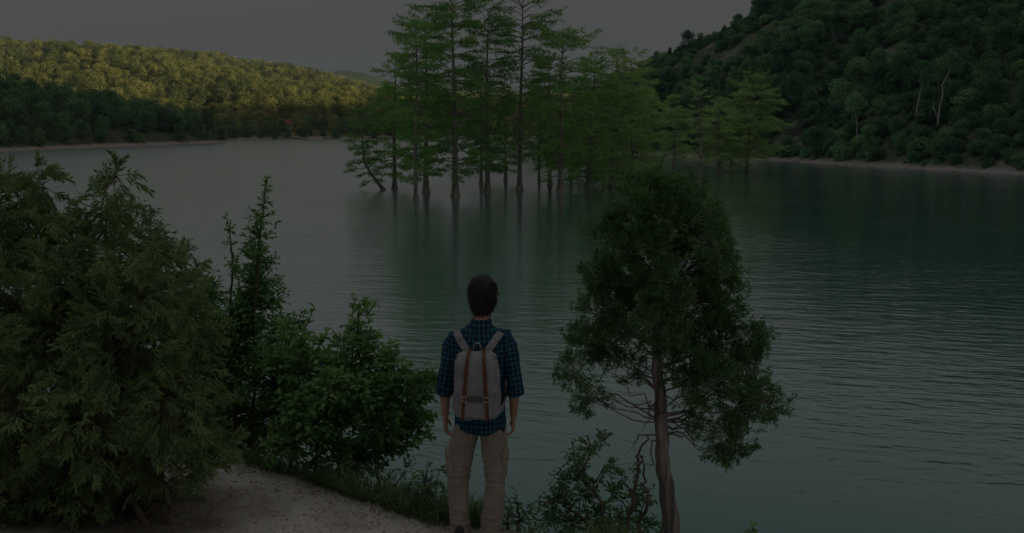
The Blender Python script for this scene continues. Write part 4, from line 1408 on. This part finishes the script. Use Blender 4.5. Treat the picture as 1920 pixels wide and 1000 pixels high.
def cloth_mat(name, c1, c2, sc=9, bump=.5, weave=900):
    m, N, L = new_mat(name)
    f = noise_tex(N, L, sc, 5, .6, 'Object'); col = ramp(N, L, f, [(.3, c1), (.7, c2)])
    p = N.new('ShaderNodeBsdfPrincipled'); p.inputs['Roughness'].default_value = .9; p.inputs['Specular IOR Level'].default_value = .15
    try: p.inputs['Sheen Weight'].default_value = .15
    except Exception: pass
    L.new(col, p.inputs['Base Color'])
    wv = noise_tex(N, L, 18, 6, .65, 'Object')
    bp = N.new('ShaderNodeBump'); bp.inputs['Strength'].default_value = bump; bp.inputs['Distance'].default_value = .010
    L.new(wv, bp.inputs['Height']); L.new(bp.outputs[0], p.inputs['Normal'])
    out = N.new('ShaderNodeOutputMaterial'); L.new(p.outputs[0], out.inputs[0])
    return m


def plaid_mat():
    m, N, L = new_mat('checked_cotton')
    def band(attr, period, duty, off=0.0):
        a = N.new('ShaderNodeAttribute'); a.attribute_name = attr
        d = N.new('ShaderNodeMath'); d.operation = 'MULTIPLY_ADD'; L.new(a.outputs['Fac'], d.inputs[0]); d.inputs[1].default_value = 1 / period; d.inputs[2].default_value = off + 50
        fr = N.new('ShaderNodeMath'); fr.operation = 'FRACT'; L.new(d.outputs[0], fr.inputs[0])
        lt = N.new('ShaderNodeMath'); lt.operation = 'LESS_THAN'; L.new(fr.outputs[0], lt.inputs[0]); lt.inputs[1].default_value = duty
        return lt.outputs[0]
    P_ = .034
    h1, v1 = band('plaid_v', P_, .48), band('plaid_u', P_, .48)
    h2, v2 = band('plaid_v', P_, .08, .35), band('plaid_u', P_, .08, .35)
    s_ = N.new('ShaderNodeMath'); s_.operation = 'ADD'; L.new(h1, s_.inputs[0]); L.new(v1, s_.inputs[1])
    s2 = N.new('ShaderNodeMath'); s2.operation = 'ADD'; L.new(h2, s2.inputs[0]); L.new(v2, s2.inputs[1])
    hf = N.new('ShaderNodeMath'); hf.operation = 'MULTIPLY'; L.new(s_.outputs[0], hf.inputs[0]); hf.inputs[1].default_value = .5
    col = ramp(N, L, hf.outputs[0], [(0, (.008, .012, .020)), (.5, (.012, .050, .082)), (1, (.022, .135, .21))])
    mx = N.new('ShaderNodeMixRGB'); mf = N.new('ShaderNodeMath'); mf.operation = 'MULTIPLY'; L.new(s2.outputs[0], mf.inputs[0]); mf.inputs[1].default_value = .1
    L.new(mf.outputs[0], mx.inputs[0]); L.new(col, mx.inputs[1]); mx.inputs[2].default_value = (.12, .2, .26, 1)
    p = N.new('ShaderNodeBsdfPrincipled'); p.inputs['Roughness'].default_value = .85; p.inputs['Specular IOR Level'].default_value = .2
    L.new(mx.outputs[0], p.inputs['Base Color'])
    bp = N.new('ShaderNodeBump'); bp.inputs['Strength'].default_value = .5; bp.inputs['Distance'].default_value = .006
    L.new(noise_tex(N, L, 16, 5, .6, 'Object'), bp.inputs['Height']); L.new(bp.outputs[0], p.inputs['Normal'])
    out = N.new('ShaderNodeOutputMaterial'); L.new(p.outputs[0], out.inputs[0])
    return m


# -- limbs in the man's own frame: x right, y away from the viewer, z up
SH = {-1: np.array([-.190, .0, 1.400]), 1: np.array([.200, .0, 1.412])}
EL = {-1: np.array([-.248, -.020, 1.085]), 1: np.array([.262, -.045, 1.095])}
WR = {-1: np.array([-.262, .050, .840]), 1: np.array([.248, .060, .850])}
LEGS = {-1: [(.90, -.080, .0, .082, .104), (.80, -.098, .0, .092, .108), (.70, -.122, .0, .102, .108), (.593, -.146, .02, .102, .102), (.50, -.158, .03, .090, .094), (.43, -.164, .03, .080, .086), (.305, -.164, .01, .076, .080), (.206, -.158, .0, .075, .076), (.12, -.152, -.005, .074, .076), (.03, -.146, -.005, .076, .082)],
        1: [(.90, .082, .0, .082, .104), (.80, .094, .0, .092, .108), (.70, .106, .0, .100, .108), (.593, .114, .0, .100, .100), (.50, .118, .0, .086, .092), (.43, .119, -.005, .078, .084), (.305, .110, -.02, .076, .080), (.206, .100, -.03, .078, .078), (.12, .086, -.035, .076, .076), (.03, .073, -.035, .077, .082)]}
TORSO = [(.82, .0, .120, .085), (.86, .0, .150, .100), (.92, .0, .165, .108), (1.02, .0, .160, .102), (1.15, .0, .174, .110), (1.28, .0, .190, .112), (1.37, .0, .195, .102), (1.425, .0, .170, .088), (1.46, .0, .125, .074), (1.49, .0, .075, .062)]

# body: one continuous skin
mb = MB()
loft(mb, [ring((.004, y, z), rx - .012, ry - .012) for z, y, rx, ry in TORSO])
tube(mb, [(.012, -.012, 1.44), (.018, -.004, 1.53), (.024, .010, 1.63), (.026, .02, 1.70)], [.066, .058, .056, .06], 18)
ellipsoid(mb, (.026, .022, 1.712), (.088, .102, .104))                 # cranium
etube(mb, [(.026, .070, 1.695), (.026, .078, 1.64), (.026, .082, 1.598)], [.062, .052, .030], [.055, .045, .028], (1, 0, 0))   # jaw
etube(mb, [(.026, .115, 1.70), (.026, .131, 1.672), (.026, .128, 1.662)], [.008, .014, .016], [.008, .014, .010], (1, 0, 0), 10)  # nose
for sx in (-1, 1):
    etube(mb, [(.026 + sx * .088, .018, 1.715), (.026 + sx * .101, .008, 1.70), (.026 + sx * .100, .010, 1.675), (.026 + sx * .088, .02, 1.655)], [.008, .010, .010, .007], [.014, .021, .018, .010], (1, 0, 0), 10)  # ears
    a, e_, w_ = SH[sx], EL[sx], WR[sx]
    tube(mb, [a + (-.03 * sx, 0, .005), a, a * .5 + e_ * .5, e_, e_ * .72 + w_ * .28, e_ * .3 + w_ * .7, w_], [.034, .042, .042, .038, .041, .032, .026], 16)
    hd = norm(np.array([-.03 * sx, .16, -1.0])); yd = np.array([0, 1.0, .16]); med = np.array([-sx, 0, 0])
    pal = [w_ - hd * .01, w_ + hd * .02, w_ + hd * .055, w_ + hd * .088, w_ + hd * .098]
    etube(mb, pal, [.019, .017, .016, .014, .010], [.026, .034, .042, .042, .036], (1, 0, 0), 16, 2.6)
    for q, (yo, ln, rr) in enumerate([(.031, .070, .0088), (.0105, .080, .0092), (-.0105, .074, .0088), (-.031, .058, .0080)]):
        r0 = w_ + hd * .086 + yd * yo
        cu = .30 + .16 * q
        p1 = r0 + norm(hd + med * cu * .5) * ln * .45
        p2 = p1 + norm(hd * .8 + med * cu * 1.6 + yd * .05) * ln * .32
        p3 = p2 + norm(hd * .35 + med * cu * 2.2) * ln * .27
        tube(mb, [r0 - hd * .02, r0, p1, p2, p3], [rr * 1.05, rr * 1.08, rr, rr * .92, rr * .72], 10)
    t0 = w_ + hd * .028 + yd * .030
    t1 = t0 + norm(hd * .7 + yd * .75 + med * .35) * .036
    t2 = t1 + norm(hd * .95 + yd * .25 + med * .35) * .032
    t3 = t2 + norm(hd + med * .3) * .022
    tube(mb, [t0 - yd * .012, t0, t1, t2, t3], [.013, .0135, .0115, .0105, .008], 10)
    lg = LEGS[sx]
    loft(mb, [ring((x, y, z), rx * .80, ry * .80) for z, x, y, rx, ry in lg] [::-1])
    fx = lg[-1][1]
    etube(mb, [(fx, -.05, .035), (fx, .03, .04), (fx + sx * .015, .13, .03), (fx + sx * .025, .19, .02)], [.03, .034, .042, .03], [.03, .036, .026, .014], (1, 0, 0))
me = remesh(mb, .0055, 2); me.materials.append(M_skin); mkobj('body', me, man)

# hair: short and thick, down to the nape
mb = MB()
rs = []
for q in range(17):
    u = q / 16
    z = 1.568 + u * (1.826 - 1.568)
    k = math.sqrt(max(.01, 1 - ((z - 1.715) / .112) ** 2)) if z > 1.715 else np.interp(z, [1.568, 1.60, 1.65, 1.715], [.54, .74, .93, 1.0])
    fy = np.interp(z, [1.568, 1.62, 1.70, 1.76, 1.826], [.36, .5, .72, 1.0, 1.0])      # open at the face
    r_ = ring((0, 0, z), .1055 * k, .114 * k, 44, 2.1)
    r_[:, 1] = np.where(r_[:, 1] > 0, r_[:, 1] * fy, r_[:, 1])
    r_ += np.array([.026, .015 - .012 * (1 - u), 0])
    rs.append(r_)
loft(mb, rs)
me = remesh(mb, .005, 2)
v, nn = getv(me)
d = .009 * n3(v, (34, 34, 14), 1.7) + .005 * n3(v, (80, 80, 30), 4.2)
setv(me, v + nn * d[:, None]); me.materials.append(M_hair)
hair = mkobj('hair', me, man)
v, nn = getv(me)
gh = np.random.default_rng(77); ii = gh.integers(0, len(v), 2600)
ii = ii[(v[ii, 1] < .07)]
mb = MB()
crown = np.array([.035, -.035, 1.80])
dr = norm(norm(v[ii] - crown) * .8 + nn[ii] * .35 + np.array([0, 0, -.35]) + gh.normal(size=(len(ii), 3)) * .25)
leaves2(mb, v[ii] - nn[ii] * .002, dr, nn[ii], gh.uniform(.015, .032, len(ii)), .0035, fold=0)
st = mb.build('hair_strands', M_hair, hair); st['kind'] = 'stuff'

# shirt
mb = MB()
loft(mb, [ring((.006, y, z), rx, ry, 40, 2.35) for z, y, rx, ry in [(.775, 0, .190, .138), (.83, 0, .187, .135), (.91, 0, .180, .128), (1.00, 0, .176, .116), (1.10, 0, .182, .118), (1.22, 0, .196, .122), (1.32, 0, .205, .118), (1.385, 0, .203, .106), (1.43, 0, .172, .094), (1.465, 0, .125, .082), (1.495, -.004, .086, .074), (1.515, -.006, .070, .068)]])
for sx in (-1, 1):
    a, e_ = SH[sx], EL[sx]
    c_ = e_ + np.array([sx * .006, .012, -.055])
    tube(mb, [a + (-.06 * sx, 0, .0), a + (-.015 * sx, 0, .003), a * .8 + e_ * .2 + (.004 * sx, 0, 0), a * .45 + e_ * .55, e_ + (0, 0, .03), e_ + (.002 * sx, 0, -.01), c_], [.056, .068, .068, .063, .060, .061, .060], 24)
me = remesh(mb, .0085, 3)
v, nn = getv(me)
arm = np.zeros(len(v), int)
for sx in (-1, 1):
    lim = np.interp(v[:, 2], [1.0, 1.1, 1.22, 1.32, 1.42], [.176, .182, .198, .207, .215])
    arm[(v[:, 0] * sx > lim) & (v[:, 2] < 1.42)] = sx
fold = .011 * n3(v, (9, 9, 5), 2.2) + .007 * n3(v, (22, 22, 11), 6.1)
fold += np.where(arm != 0, .006 * n3(v, (10, 10, 34), 9.3), 0) + np.where((v[:, 2] < .95) & (arm == 0), .006 * n3(v, (22, 22, 5), 3.9), 0)
v2 = v + nn * fold[:, None]
low = (v2[:, 2] < .90) & (arm == 0)
v2[low, 2] += ((v2[low, 0] / .19) ** 2 * .045 - .012) * np.clip((.90 - v2[low, 2]) / .1, 0, 1)
setv(me, v2)
pu, pv = v2[:, 0] + .4 * v2[:, 1] * np.sign(v2[:, 0]), v2[:, 2].copy()
for sx in (-1, 1):
    k = arm == sx
    ax = norm(EL[sx] - SH[sx]); rel = v2[k] - SH[sx]
    al = rel @ ax
    pv[k] = -al * 1.0 + SH[sx][2]
    rad_ = rel - al[:, None] * ax
    pu[k] = np.arctan2(rad_[:, 0], -rad_[:, 1]) * .062 + SH[sx][0]
for nm, arr in (('plaid_u', pu), ('plaid_v', pv)):
    at_ = me.attributes.new(nm, 'FLOAT', 'POINT'); at_.data.foreach_set('value', arr.astype(np.float32))
M_plaid = plaid_mat()
me.materials.append(M_plaid)
shirt = mkobj('shirt', me, man)
# collar and rolled cuffs
def band_ring(pts_lo, pts_hi, thick, name, mat, parent):
    mb = MB(); n = len(pts_lo)
    c0, c1 = pts_lo.mean(0), pts_hi.mean(0)
    inn = lambda P, c: P + norm(c - P) * thick
    A = [pts_lo, pts_hi, inn(pts_hi, c1), inn(pts_lo, c0)]
    v = np.concatenate(A)
    q = np.arange(n); q1 = (q + 1) % n
    for k in range(4):
        a, b_ = k * n, ((k + 1) % 4) * n
        mb.add(v, np.stack([a + q, a + q1, b_ + q1, b_ + q], 1))
    me = mb.mesh(name, [mat], True)
    z = v[:, 2]; x = v[:, 0]
    for nm, arr in (('plaid_u', np.tile(x, 4)), ('plaid_v', np.tile(z, 4))):
        at_ = me.attributes.new(nm, 'FLOAT', 'POINT'); at_.data.foreach_set('value', np.resize(arr, len(me.vertices)).astype(np.float32))
    return mkobj(name, me, parent)
band_ring(ring((.014, -.008, 1.478), .088, .082, 36), ring((.018, -.004, 1.538), .068, .068, 36), .008, 'collar', M_plaid, shirt)
for sx in (-1, 1):
    e_ = EL[sx]; c_ = e_ + np.array([sx * .006, .012, -.055]); ax = norm(c_ - e_)
    x_ = norm(np.cross(ax, [0, 1.0, 0])); y_ = np.cross(ax, x_); th_ = np.linspace(0, 2 * math.pi, 28, endpoint=False)
    cir = lambda c, r: c + r * (np.cos(th_)[:, None] * x_ + np.sin(th_)[:, None] * y_)
    band_ring(cir(c_ + ax * .006, .0655), cir(c_ - ax * .034, .0665), .012, 'cuff', M_plaid, shirt)

# trousers
mb = MB()
loft(mb, [ring((.0, 0, z), rx, ry, 36, 2.4) for z, rx, ry in [(.752, .150, .100), (.80, .166, .112), (.86, .168, .114), (.94, .160, .106), (1.0, .15, .10)]])
for sx in (-1, 1):
    loft(mb, [ring((x, y, z), rx, ry, 30, 2.1) for z, x, y, rx, ry in LEGS[sx]][::-1])
me = remesh(mb, .0085, 3)
v, nn = getv(me)
kn = np.exp(-((v[:, 2] - .47) / .11) ** 2); an = np.exp(-((v[:, 2] - .12) / .11) ** 2); hp = np.exp(-((v[:, 2] - .72) / .1) ** 2)
fold = (.015 * kn + .017 * an) * n3(v, (10, 10, 48), 5.5) + .012 * hp * n3(v, (14, 14, 14), 8.1) + .010 * n3(v, (11, 11, 6), 2.7) + .006 * n3(v, (26, 26, 18), 7.7)
setv(me, v + nn * fold[:, None])
M_khaki = cloth_mat('khaki_cotton', (.26, .22, .175), (.35, .305, .25), 6, 1.0)
me.materials.append(M_khaki)
trs = mkobj('trousers', me, man)
# cargo pockets with flaps on the outer thighs
for sx, xc in ((-1, -.216), (1, .186)):
    mb = MB()
    loft(mb, [ring((xc + dx * sx, -.005, z), w_, d_, 24, 4.0, .12 * sx) for z, w_, d_, dx in [(.445, .016, .060, -.03), (.452, .026, .072, -.024), (.50, .029, .076, -.012), (.58, .027, .076, -.002), (.635, .022, .072, .002), (.642, .013, .06, .0)]])
    me = remesh(mb, .006, 2); v, nn = getv(me); setv(me, v + nn * (.006 * n3(v, (20, 20, 26), 3.3 + sx))[:, None]); me.materials.append(M_khaki)
    pk = mkobj('cargo_pocket', me, trs)
    mb = MB()
    loft(mb, [ring((xc + dx * sx, -.005, z), w_, d_, 24, 4.5, .12 * sx) for z, w_, d_, dx in [(.588, .030, .079, .0), (.594, .032, .081, .0), (.65, .025, .080, .004), (.662, .016, .074, .0)]])
    me = remesh(mb, .006, 1); v, nn = getv(me); setv(me, v + nn * (.004 * n3(v, (20, 20, 26), 6.3 + sx))[:, None]); me.materials.append(M_khaki)
    mkobj('pocket_flap', me, trs)
# shoes
M_shoe = plain_mat('dark_shoe', (.025, .022, .02), (.05, .045, .04), 30, .6, .3)
for sx in (-1, 1):
    fx = LEGS[sx][-1][1]; mb = MB()
    etube(mb, [(fx, -.105, .05), (fx, -.09, .05), (fx, -.02, .052), (fx + sx * .015, .08, .045), (fx + sx * .03, .16, .035), (fx + sx * .036, .20, .03)], [.022, .036, .040, .048, .046, .026], [.038, .052, .056, .044, .034, .02], (1, 0, 0), 20, 2.8)
    me = remesh(mb, .007, 2); me.materials.append(M_shoe); mkobj('shoe', me, man)

# ------------------------------------------------------------------ backpack
BP = empty('backpack', (foot0[0] + .006 - .20 * math.sin(R(4)), PD - .20 * math.cos(R(4)), 3.682 + .925), R(-4))
BP.scale = (.865, .92, .95)
setp(BP, 'pale grey canvas backpack with two brown leather straps on the back of the man', 'backpack')
OB = np.array([.006, -.20, .925])      # backpack origin in the man's frame


def bp_obj(name, me, mat, parent=BP):
    me.materials.append(mat)
    return mkobj(name, me, parent)


M_canvas = cloth_mat('grey_canvas', (.24, .235, .245), (.32, .312, .322), 14, .9)
M_leather = plain_mat('brown_leather', (.105, .038, .022), (.15, .056, .032), 30, .5, .3)
M_buckle = plain_mat('buckle_metal', (.62, .58, .50), (.5, .46, .4), 30, .35, 0, .9)
M_flapshade = cloth_mat('flap_shade_canvas', (.10, .09, .09), (.15, .135, .135), 14, .4)  # darkened canvas colour holding the shade below the flap
# bag body, local to BP
mb = MB()
BAG = [(-.012, .128, .058, 4.0), (.0, .158, .078, 4.5), (.03, .168, .088, 5), (.14, .172, .092, 5), (.28, .168, .088, 5), (.38, .158, .080, 4.5), (.425, .140, .068, 4.0), (.445, .105, .045, 3.5)]
loft(mb, [ring((0, 0, z), w_, d_, 48, e) for z, w_, d_, e in BAG])
me = remesh(mb, .007, 3); v, nn = getv(me)
setv(me, v + nn * (.015 * n3(v, (8, 8, 6), 1.1) + .009 * n3(v, (20, 20, 14), 5.1))[:, None])
bp_obj('bag', me, M_canvas)
# front pocket panel below the flap
mb = MB()
loft(mb, [ring((0, -.088, z), w_, .026, 36, 4.5) for z, w_ in [(.012, .11), (.02, .125), (.10, .128), (.165, .125), (.172, .112)]])
me = remesh(mb, .006, 2); v, nn = getv(me); setv(me, v + nn * (.004 * n3(v, (18, 18, 14), 2.1))[:, None]); bp_obj('front_pocket', me, M_canvas)
# flap: folds over the top and hangs down the front, lower corners rounded
prof = [(.075, .405), (.05, .440), (.0, .458), (-.05, .452), (-.088, .425), (-.104, .38), (-.112, .32), (-.118, .26), (-.121, .20), (-.121, .165)]
pr_t = np.linspace(0, 1, len(prof)); tq = np.linspace(0, 1, 30)
py_ = np.interp(tq, pr_t, [p[0] for p in prof]); pz_ = np.interp(tq, pr_t, [p[1] for p in prof])
mb = MB(); nx = 31
xs_ = np.linspace(-1, 1, nx)
VV = np.zeros((30, nx, 3))
for q in range(30):
    hw = np.interp(tq[q], [0, .2, .5, 1], [.130, .150, .160, .166])
    x_ = xs_ * hw
    edge = np.abs(xs_) ** 6
    VV[q, :, 0] = x_; VV[q, :, 1] = py_[q] + edge * .045 * (1 if tq[q] > .35 else .2); VV[q, :, 2] = pz_[q] - edge * (.03 if tq[q] < .45 else 0)
    if tq[q] > .75:
        VV[q, :, 2] += np.abs(xs_) ** 5 * .04 * (tq[q] - .75) / .25 + .004 * np.cos(xs_ * 7)
idx = np.arange(30 * nx).reshape(30, nx)
mb.add(VV.reshape(-1, 3), np.stack([idx[:-1, :-1], idx[:-1, 1:], idx[1:, 1:], idx[1:, :-1]], -1).reshape(-1, 4))
me = mb.mesh('flap', smooth=True); v, nn = getv(me)
setv(me, v + np.array([0, -1.0, .3]) * (.012 * n3(v, (9, 9, 9), 3.0) + .007 * n3(v, (24, 24, 20), 8.0))[:, None])
fl = bp_obj('flap', me, M_canvas)
so = fl.modifiers.new('thick', 'SOLIDIFY'); so.thickness = .005; so.offset = 1


def ribbon(pts, width, thick, wdir, sub=6):
    """flat strap along a smoothed path"""
    pts = np.asarray(pts, float)
    t0 = np.linspace(0, 1, len(pts)); tt = np.linspace(0, 1, len(pts) * sub)
    P = np.stack([np.interp(tt, t0, pts[:, q]) for q in range(3)], 1)
    for _ in range(6): P[1:-1] = .25 * P[:-2] + .5 * P[1:-1] + .25 * P[2:]
    t = norm(np.gradient(P, axis=0)); wd = np.asarray(wdir, float)
    if wd.ndim == 1: wd = np.broadcast_to(wd, P.shape)
    else: wd = np.stack([np.interp(tt, t0, wd[:, q]) for q in range(3)], 1)
    wd = norm(wd - t * np.sum(wd * t, 1, keepdims=True)); nd = np.cross(t, wd)
    mb = MB()
    cs = [(-.5, -.3), (-.42, -.5), (.42, -.5), (.5, -.3), (.5, .3), (.42, .5), (-.42, .5), (-.5, .3)]
    loft(mb, [np.array([P[q] + wd[q] * a * width + nd[q] * b_ * thick for a, b_ in cs]) for q in range(len(P))])
    return mb.mesh('strap', smooth=True)


# shoulder straps (man's frame -> backpack frame)
for sx in (-1, 1):
    path = np.array([(.045 * sx, -.135, 1.315), (.085 * sx, -.128, 1.375), (.135 * sx, -.100, 1.440), (.168 * sx, -.045, 1.478), (.172 * sx, .02, 1.474), (.162 * sx, .085, 1.425), (.155 * sx, .122, 1.33), (.165 * sx, .135, 1.20), (.185 * sx, .115, 1.06), (.205 * sx, .03, .985), (.19 * sx, -.08, .95), (.16 * sx, -.13, .94)]) - OB
    wd = np.array([(.85, 0, -.5 * sx)] * 3 + [(1.0, 0, -.25 * sx)] + [(1.0, .0, -.2 * sx)] * 3 + [(1, 0, 0)] * 2 + [(.2, 0, 1)] * 3)
    o = bp_obj('shoulder_strap', ribbon(path, .056, .014, wd), M_canvas)
    # stitched leather-grey seam patch on each strap
    o2 = bp_obj('strap_patch', ribbon(path[2:4] + np.array([0, -.007, .006]), .040, .004, wd[2:4]), M_canvas, o)
# carrying handle
path = np.array([(-.030, .045, .425), (-.030, .04, .47), (-.018, .03, .502), (.0, .028, .510), (.018, .03, .502), (.030, .04, .47), (.030, .045, .425)])
bp_obj('handle', ribbon(path, .022, .008, (0, 1, .1)), M_canvas)
# leather straps, keepers, buckles
for sx, (xt, xb) in ((-1, (-.052, -.098)), (1, (.058, .092))):
    path = []
    for z, y in [(.468, .02), (.463, -.05), (.437, -.092), (.385, -.113), (.30, -.124), (.20, -.131), (.10, -.124), (.03, -.118), (-.002, -.104)]:
        u = np.clip((.468 - z) / .47, 0, 1)
        path.append((xt + (xb - xt) * u ** .8, y, z))
    path = np.array(path)
    lp = path.copy(); lp[:, 1] -= .004
    st = bp_obj('leather_strap', ribbon(lp, .024, .005, (1, 0, 0)), M_leather)
    for zk in (.325, .205):
        u = (.468 - zk) / .47; x_ = xt + (xb - xt) * u ** .8; y_ = np.interp(zk, path[::-1, 2], path[::-1, 1])
        mb = MB(); loft(mb, [ring((x_, y_ - .004, zk + dz), .019, .009, 20, 5) for dz in (-.007, -.005, .005, .007)])
        bp_obj('keeper_loop', mb.mesh('keeper', smooth=True), M_leather, st)
    zk = .150; u = (.468 - zk) / .47; x_ = xt + (xb - xt) * u ** .8; y_ = np.interp(zk, path[::-1, 2], path[::-1, 1]) - .010
    mb = MB()
    q = [(-.019, -.017), (.019, -.017), (.019, .017), (-.019, .017), (-.019, -.017)]
    for (a, b_), (c_, d_) in zip(q[:-1], q[1:]):
        tubes_fast(mb, [(x_ + a, y_, zk + b_)], [(x_ + c_, y_, zk + d_)], .003, .003, 6)
    tubes_fast(mb, [(x_, y_ - .002, zk - .017)], [(x_, y_ - .002, zk + .015)], .002, .002, 6)
    bp_obj('buckle', mb.mesh('buckle', smooth=True), M_buckle, st)
# dark strip standing in for the shadow under the flap edge
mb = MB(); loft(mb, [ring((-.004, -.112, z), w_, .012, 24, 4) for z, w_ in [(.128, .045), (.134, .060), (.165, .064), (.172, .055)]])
bp_obj('flap_shade_strip', mb.mesh('flap_shade', smooth=True), M_flapshade)

# ================================================================== SMALL THINGS, AIR
# cabins on the far shore
M_wall = plain_mat('cabin_wall', (.45, .40, .34), (.36, .32, .27), 2, .9)
M_roofr = plain_mat('red_roof', (.34, .10, .06), (.26, .08, .05), 2, .8)
M_roofg = plain_mat('grey_roof', (.30, .30, .30), (.24, .24, .24), 2, .7)
M_dark = plain_mat('dark_glass', (.02, .025, .03), (.03, .035, .04), 2, .2)


def cabin(px, py, D, w_, d_, h_, roofm, label):
    p = at(px, py, D); z, _ = h_far(p[:1], p[1:2]); z = float(z[0])
    t = empty('cabin', (p[0], p[1], max(z, .3)), R(12)); setp(t, label, 'cabin')
    def box(name, x0, x1, y0, y1, z0, z1, m, par):
        mb = MB(); V = np.array([(x, y, zz) for x in (x0, x1) for y in (y0, y1) for zz in (z0, z1)], float)
        mb.add(V, [(0, 1, 3, 2), (4, 6, 7, 5), (0, 4, 5, 1), (2, 3, 7, 6), (0, 2, 6, 4), (1, 5, 7, 3)])
        return mb.build(name, m, par)
    wl = box('wall', -w_ / 2, w_ / 2, -d_ / 2, d_ / 2, -.6, h_, M_wall, t)
    mb = MB(); e = .35; rz = h_ + d_ * .38
    V = np.array([(-w_ / 2 - e, -d_ / 2 - e, h_ - .1), (w_ / 2 + e, -d_ / 2 - e, h_ - .1), (w_ / 2 + e, 0, rz), (-w_ / 2 - e, 0, rz), (-w_ / 2 - e, d_ / 2 + e, h_ - .1), (w_ / 2 + e, d_ / 2 + e, h_ - .1)])
    V = np.concatenate([V, V + [0, 0, .16]])
    mb.add(V, [(0, 1, 2, 3), (3, 2, 5, 4), (6, 9, 8, 7), (9, 10, 11, 8), (0, 6, 7, 1), (4, 5, 11, 10), (0, 3, 9, 6), (3, 4, 10, 9), (1, 7, 8, 2), (2, 8, 11, 5)])
    mb.build('roof', roofm, t)
    box('door', -.45, .45, -d_ / 2 - .05, -d_ / 2 - .003, 0, 2.0, M_dark, t)
    for sx in (-1, 1):
        box('window', sx * w_ * .3 - .45, sx * w_ * .3 + .45, -d_ / 2 - .04, -d_ / 2 - .003, .9, 1.9, M_dark, t)
    return t


cabin(536, 224, 497, 6.0, 4.5, 2.6, M_roofr, 'small cabin with a red roof among the trees of the far shore')

# bare grey shrubs on the dry part of the right hillside
gd = np.random.default_rng(91)
mb = MB()
for k in range(34):
    a = gd.random() * 6.28; e = gd.uniform(.5, 1.4)
    dv = np.array([math.cos(a) * math.cos(e), math.sin(a) * math.cos(e), math.sin(e)])
    L_ = gd.uniform(1.0, 2.4)
    P = limb(mb, np.zeros(3), dv * L_, .035, .008, gd, .04, 5, 4, .06)
    for q in range(6):
        p0 = P[gd.integers(2, 5)]; mb_d = norm(dv + rand_dirs(gd, 1)[0] * .7) * gd.uniform(.3, .9)
        tubes_fast(mb, [p0], [p0 + mb_d], .012, .004, 3)
dead = mb.mesh('dead_shrub', [bark_mat('dead_wood', (.22, .21, .20), (.36, .345, .33))])
for a, b_ in [(1300, 150), (1330, 145), (1285, 120), (1315, 128), (1350, 110), (1270, 145), (1345, 165), (1495, 255), (1480, 262), (1390, 100), (1255, 128), (1370, 150)]:
    p = on_right(a, b_)
    if p is None: continue
    o = mkobj('dead_shrub', dead); o.location = p - [0, 0, .1]; s_ = gd.uniform(.7, 1.3); o.scale = (s_, s_, s_); o.rotation_euler = (0, 0, gd.random() * 6.28)
    setp(o, 'bare grey leafless shrub on the dry slope of the right hillside', 'shrub', 'bare grey shrubs on the right hillside')

# stones along the right shore
ms = []
for k in range(4):
    mb = MB(); v = iv * (1 + gd.normal(size=(len(iv), 1)) * .16) * np.array([1, gd.uniform(.6, .9), gd.uniform(.4, .6)])
    mb.add(v, iff); ms.append(mb.mesh('shore_rock', [plain_mat('shore_stone', (.34, .31, .28), (.22, .20, .18), 3, .9)]))
RSa = np.array(RS[5:9], float)
for k in range(60):
    q = gd.uniform(0, len(RSa) - 1.001); i = int(q); p = RSa[i] + (RSa[i + 1] - RSa[i]) * (q - i) + gd.normal(size=2) * .9 + np.array([.8, .8])
    z, d = h_right(p[:1], p[1:2])
    o = mkobj('shore_rock', ms[gd.integers(4)]); s_ = gd.uniform(.15, .55) * (1.8 if k % 9 == 0 else 1)
    o.location = (p[0], p[1], max(float(z[0]), -.05)); o.scale = (s_, s_, s_); o.rotation_euler = (0, 0, gd.random() * 6.28)
    setp(o, 'pale stone lying on the shore strip below the right hillside', 'stone', 'stones on the right shore')

# haze: even, thin air around everything
M_h, N, L = new_mat('thin_haze')
pv_ = N.new('ShaderNodeVolumePrincipled')
pv_.inputs['Color'].default_value = (.62, .80, 1.0, 1)
pv_.inputs['Density'].default_value = .00013
pv_.inputs['Anisotropy'].default_value = 0.0
out = N.new('ShaderNodeOutputMaterial'); L.new(pv_.outputs[0], out.inputs['Volume'])
mb = MB(); x0, x1, y0, y1, z0, z1 = -1210, 1210, -610, 2310, -8, 150
V = np.array([(x, y, z) for x in (x0, x1) for y in (y0, y1) for z in (z0, z1)], float)
mb.add(V, [(0, 1, 3, 2), (4, 6, 7, 5), (0, 4, 5, 1), (2, 3, 7, 6), (0, 2, 6, 4), (1, 5, 7, 3)])
hz = mb.build('haze', M_h); setp(hz, 'thin bluish haze over the lake', kind='stuff')
